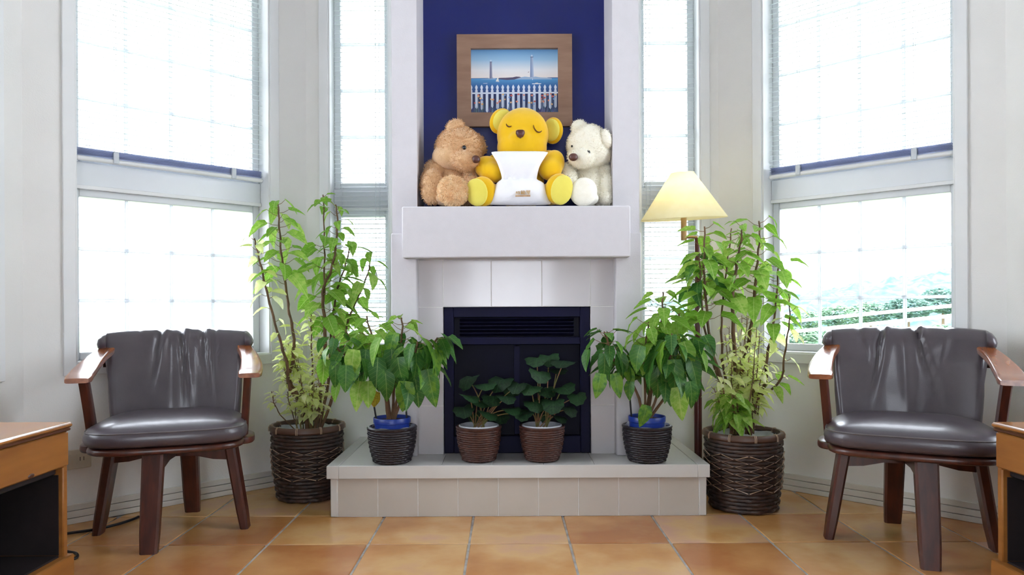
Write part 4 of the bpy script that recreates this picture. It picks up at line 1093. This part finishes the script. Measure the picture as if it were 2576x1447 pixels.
for k in range(16):                          # low pale shoots
    x0 = random.uniform(745,815); x1 = x0+random.uniform(-38,30); y1 = random.uniform(900,1000)
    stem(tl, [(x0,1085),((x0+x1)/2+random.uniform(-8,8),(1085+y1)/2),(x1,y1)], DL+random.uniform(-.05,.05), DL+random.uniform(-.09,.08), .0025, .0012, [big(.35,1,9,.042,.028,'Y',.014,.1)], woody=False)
for k in range(12):
    x1 = random.choice((712,722,735,742,800,815)); y1 = random.uniform(850,910)
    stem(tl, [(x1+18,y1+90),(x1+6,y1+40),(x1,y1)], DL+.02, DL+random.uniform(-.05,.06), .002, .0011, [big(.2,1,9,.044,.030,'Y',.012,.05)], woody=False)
# ---------------- tall plant, right
random.seed(33)
DR = 2.874
tr_ = pot_plant('potted_plant', ((1868-CX)*DR/FPX, DR, 0), 'tall leggy poinsettia in big dark wicker basket, right of the hearth', 'tall plants in wicker baskets')
big_basket(tr_, .126, .143, .288, (.085,.225))
stem(tr_, [(1848,1095),(1830,1010),(1805,930),(1787,860),(1776,760),(1771,680),(1773,620),(1773,570)], DR, 2.80, .008, .003, [big(.55,1,27,.095,.055,'A',.045,.25)])
stem(tr_, [(1845,1095),(1820,1000),(1790,900),(1768,800),(1762,700),(1760,640)], DR, 2.86, .007, .0025, [big(.8,1,9,.085,.055,'B',.04,.3)])
stem(tr_, [(1858,1095),(1852,990),(1848,900),(1844,820),(1843,740),(1850,690),(1858,640),(1866,600),(1868,565)], DR, 2.84, .010, .003, [big(.62,.85,10,.085,.075,'A',.05,.3), big(.85,1,11,.055,.040,'A',.03,.1)])
stem(tr_, [(1860,1095),(1862,960),(1872,900),(1882,860),(1892,800),(1898,740),(1902,690),(1908,640),(1912,590),(1910,556)], DR, 2.88, .009, .003, [big(.6,1,22,.088,.055,'A',.05,.25)])
stem(tr_, [(1850,1095),(1820,930),(1815,850),(1816,790),(1822,720),(1833,640),(1841,575)], DR, 2.95, .006, .0025, [big(.62,1,12,.075,.045,'A',.04,.25)])
stem(tr_, [(1885,1095),(1900,1010),(1925,962),(1928,900),(1940,850),(1950,780),(1957,700),(1958,655)], DR, 2.90, .008, .0025, [big(.6,1,14,.08,.06,'A',.045,.3), big(.35,.6,8,.05,.05,'Y',.03)])
stem(tr_, [(1890,1090),(1905,1005),(1940,980),(1965,950),(1975,880),(1983,830),(1987,790),(1984,740)], DR, 2.86, .006, .002, [big(.55,1,6,.06,.045,'Y',.035,.3), big(.35,.5,4,.055,.05,'A',.02,.3)])
for k in range(30):
    x0 = random.uniform(1835,1900); x1 = x0+random.uniform(-55,55); y1 = random.uniform(790,985)
    x1 = min(1960, max(1795, x1))
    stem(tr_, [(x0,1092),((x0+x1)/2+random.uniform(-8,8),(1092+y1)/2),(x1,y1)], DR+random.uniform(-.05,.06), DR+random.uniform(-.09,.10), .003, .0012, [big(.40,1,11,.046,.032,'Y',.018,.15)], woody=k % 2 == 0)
for k in range(8):
    x0 = random.uniform(1835,1870); x1 = random.uniform(1785,1850); y1 = random.uniform(960,1040)
    stem(tr_, [(x0,1092),((x0+x1)/2,(1092+y1)/2-10),(x1,y1)], DR-.03, DR-random.uniform(.05,.13), .003, .0012, [big(.3,1,7,.06,.042,'A',.02,.4)], woody=False)
# ---------------- hearth plants in charcoal pots
def hearth_pot(name, loc, rb, rt, h, m, label, group, inner):
    p = pot_plant(name, loc, label, group)
    woven(p, rb, rt, h, 15, 30, m, amp=.0018, th=.0022)
    MB().lathe([(rt-.007,h-.006),(rt+.002,h-.006),(rt+.005,h),(rt+.002,h+.004),(rt-.005,h+.004),(rt-.007,h-.006)], 40).build('basket_rim', m, p)
    if inner:
        r = inner[0]; z1 = inner[1]
        MB().lathe([(r-.014,.02),(r-.003,z1-.022),(r,z1-.020),(r+.0005,z1-.002),(r-.001,z1),(r-.0035,z1-.002),(r-.004,z1-.02),(r-.016,.022)], 40).build('inner_pot', M['blue'], p)
        MB().lathe([(r-.004,z1-.014),(.03,z1-.010),(.001,z1-.008)], 28).build('soil', M['soil'], p)
        b = MB(); k = 36
        b.loft([[((q+.003*math.sin(9*2*PI*j/k))*math.cos(2*PI*j/k), (q+.003*math.sin(9*2*PI*j/k))*math.sin(2*PI*j/k), z+.003*math.sin(6*2*PI*j/k)) for j in range(k)] for q, z in ((rt-.006,h+.004),(rt-.012,h-.004),(r+.004,h-.012))], cap=False)
        b.build('plastic_liner', M['liner'], p, angle=80)
    else:
        b = MB(); k = 36
        b.loft([[((q+.002*math.sin(9*2*PI*j/k))*math.cos(2*PI*j/k), (q+.002*math.sin(9*2*PI*j/k))*math.sin(2*PI*j/k), z) for j in range(k)] for q, z in ((rt-.006,h+.002),(rt-.010,h+.008),(rt-.016,h-.01),(rt-.022,h-.018))], cap=False)
        b.build('plastic_liner', M['liner'], p, angle=80)
        MB().lathe([(rt-.020,h-.016),(.03,h-.012),(.001,h-.010)], 28).build('soil', M['soil'], p)
    return p
DP = 2.808
random.seed(5)
m1 = hearth_pot('potted_plant', ((985-CX)*DP/FPX, DP, ZH), .069, .091, .134, M['pot'], 'bushy green poinsettia in charcoal pot with blue liner, left end of hearth', 'hearth plants in charcoal pots', (.0705, .172))
bb = lambda t0, t1, n, s0, s1, k='B', pl_=.045, dr=.7: (t0, t1, int(n*1.2), s0, s1, k, pl_, dr)
stem(m1, [(975,1060),(968,1000),(935,945),(890,905),(855,885),(838,845)], DP, 2.74, .006, .003, [bb(.45,1,22,.10,.075)])
stem(m1, [(980,1060),(972,970),(955,890),(932,835),(922,795)], DP, 2.80, .006, .003, [bb(.5,.88,16,.10,.085,'A',.05,.6), bb(.86,1,7,.065,.05,'A',.04,.2)])
stem(m1, [(985,1060),(992,960),(1005,890),(1012,830),(1010,800)], DP, 2.77, .006, .003, [bb(.45,.85,16,.11,.085), bb(.85,1,7,.065,.045,'A',.04,.2)])
stem(m1, [(988,1060),(1010,960),(1040,905),(1050,860)], DP, 2.70, .006, .003, [bb(.5,1,17,.12,.075)])
stem(m1, [(990,1060),(1030,950),(1075,890),(1100,850)], DP, 2.74, .006, .003, [bb(.55,1,19,.115,.075)])
stem(m1, [(978,1060),(955,950),(915,880),(880,850),(868,830)], DP, 2.82, .005, .003, [bb(.5,1,16,.095,.06,'A',.045,.6)])
hang = [(1000,900,1008,990,.135,'B'),(1040,930,1060,1040,.145,'B'),(1075,930,1095,1050,.145,'B'),(1020,960,1015,1050,.115,'B'),(968,930,975,1010,.12,'B'),(1090,880,1118,960,.125,'B'),(1050,880,1040,960,.125,'B'),
 (905,960,888,1040,.115,'A'),(925,960,925,1030,.10,'A'),(870,920,868,1000,.10,'B'),(845,910,840,985,.10,'B'),(815,905,812,985,.095,'A'),(950,900,945,975,.115,'B'),(985,880,985,960,.12,'B'),(1110,840,1150,880,.095,'B'),(890,880,880,950,.10,'A'),(850,960,835,1010,.08,'A'),(920,880,915,950,.11,'B'),(1060,850,1100,885,.11,'B'),(955,850,930,905,.11,'A')]
for (px, py, tx_, ty_, s, kk) in hang:
    dd = random.uniform(-.03,.04); a = Q(px, py, 2.70+dd); e = Q(tx_, ty_, 2.675+dd); put_leaf(m1, kk, a, e-a, s, random.uniform(-.35,.35), random.choice((0,1)))
a = Q(945, 985, 2.73); put_leaf(m1, 'D', a, Vector((-.25,0,-1)), .07)
for (xa, ya, xb, yb2) in ((946,1060,934,985),(1022,1060,1020,1020)):
    MB().tube([Q(xa,ya,2.80)-m1.location, Q(xb,yb2,2.80)-m1.location], .0035, 8).build('support_stake', M['black'], m1)
random.seed(9)
m2 = hearth_pot('potted_plant', ((1626-CX)*DP/FPX, DP, ZH), .069, .091, .134, M['pot'], 'bushy green poinsettia in charcoal pot with blue liner, right end of hearth', 'hearth plants in charcoal pots', (.0705, .172))
stem(m2, [(1618,1060),(1600,985),(1575,950),(1545,905),(1530,865),(1520,835)], DP, 2.73, .006, .003, [bb(.5,.92,20,.105,.08), bb(.92,1,6,.07,.06,'B',.04,.1)])
stem(m2, [(1622,1060),(1640,950),(1658,860),(1666,780),(1668,735)], DP, 2.82, .006, .003, [bb(.5,.85,18,.10,.085,'A',.05,.45), bb(.85,1,8,.075,.055,'A',.04,.1)])
stem(m2, [(1626,1060),(1665,960),(1688,890),(1690,840)], DP, 2.70, .006, .003, [bb(.5,1,20,.12,.08)])
stem(m2, [(1630,1060),(1690,970),(1735,890),(1762,845)], DP, 2.76, .006, .003, [bb(.5,1,20,.11,.075)])
stem(m2, [(1626,1060),(1650,930),(1700,830),(1710,785)], DP, 2.84, .005, .003, [bb(.45,.9,17,.095,.07,'A',.045,.4), bb(.9,1,5,.055,.045,'A',.03,.1)])
stem(m2, [(1624,1060),(1620,940),(1625,860),(1632,810)], DP, 2.76, .005, .003, [bb(.5,1,15,.10,.07,'A',.045,.5)])
hang = [(1648,885,1590,985,.14,'B'),(1655,920,1655,1005,.125,'B'),(1695,905,1700,1000,.14,'B'),(1705,975,1712,1050,.125,'A'),(1625,1020,1615,1085,.085,'B'),(1545,940,1562,1015,.095,'B'),(1510,940,1500,1015,.095,'B'),(1735,900,1765,990,.115,'B'),
 (1480,880,1465,930,.085,'B'),(1560,890,1570,955,.10,'B'),(1520,890,1525,960,.10,'B'),(1735,960,1748,1030,.10,'B'),(1670,860,1640,920,.115,'A'),(1720,860,1745,930,.11,'A'),(1610,870,1590,930,.10,'B'),(1760,880,1790,940,.09,'A'),(1585,960,1575,1010,.07,'B'),(1690,950,1685,1000,.11,'B')]
for (px, py, tx_, ty_, s, kk) in hang:
    dd = random.uniform(-.03,.04); a = Q(px, py, 2.69+dd); e = Q(tx_, ty_, 2.665+dd); put_leaf(m2, kk, a, e-a, s, random.uniform(-.35,.35), random.choice((0,1)))
a = Q(1553, 945, 2.72); put_leaf(m2, 'D', a, Vector((.1,-.1,-1)), .06)
MB().tube([Q(1588,1060,2.80)-m2.location, Q(1582,980,2.80)-m2.location], .0035, 8).build('support_stake', M['black'], m2)
# ---------------- small round-leaved plants before the firebox
DF = 2.83
def small(px, leaves, label, seed):
    random.seed(seed)
    p = hearth_pot('potted_plant', ((px-CX)*DF/FPX, DF, ZH), .062, .084, .130, M['potbr'], label, 'small plants before the firebox', None)
    for (lx, ly, s, dD) in leaves:
        c = Q(lx, ly, DF+dD); b0 = Q(px+random.uniform(-15,15), 1075, DF)
        mid = (b0+c)/2+Vector((random.uniform(-.01,.01), 0, .02))
        MB().tube([q-p.location for q in smooth_path([b0, mid, c], 5)], [.0022]*10+[.0018], 6).build('stem', M['stemg'], p)
        d = Vector((random.uniform(-.7,.7), -1, random.uniform(-.9,-.1)))
        put_leaf(p, 'C', c-d.normalized()*s*.5+Vector((0,0,.004)), d, s*1.2, random.uniform(-.3,.3))
g1 = [(1178,955,.075,-.02),(1218,968,.07,-.03),(1258,960,.075,0),(1300,970,.06,-.03),(1180,998,.06,-.04),(1272,1000,.065,-.05),(1240,1000,.07,-.01),(1205,1010,.07,.0),(1165,1030,.06,-.02),(1285,1030,.06,-.02),(1225,1040,.065,-.03),(1195,1045,.055,.02),(1255,1045,.06,.03),(1310,1040,.055,-.01),(1290,985,.06,.03)]
g2 = [(1350,903,.07,0),(1380,900,.065,.03),(1418,910,.075,-.01),(1358,940,.07,-.04),(1400,930,.06,.04),(1335,975,.065,-.03),(1370,980,.07,0),(1415,975,.07,-.02),(1450,998,.06,-.01),(1345,1015,.065,-.02),(1390,1015,.07,-.04),(1430,1030,.06,.0),(1375,1045,.055,.03),(1325,1040,.06,-.02),(1405,1050,.055,-.01)]
small(1203, g1, 'low round-leaved plant in brown woven pot before the firebox, left of two', 2)
small(1362, g2, 'taller round-leaved plant in brown woven pot before the firebox, right of two', 3)
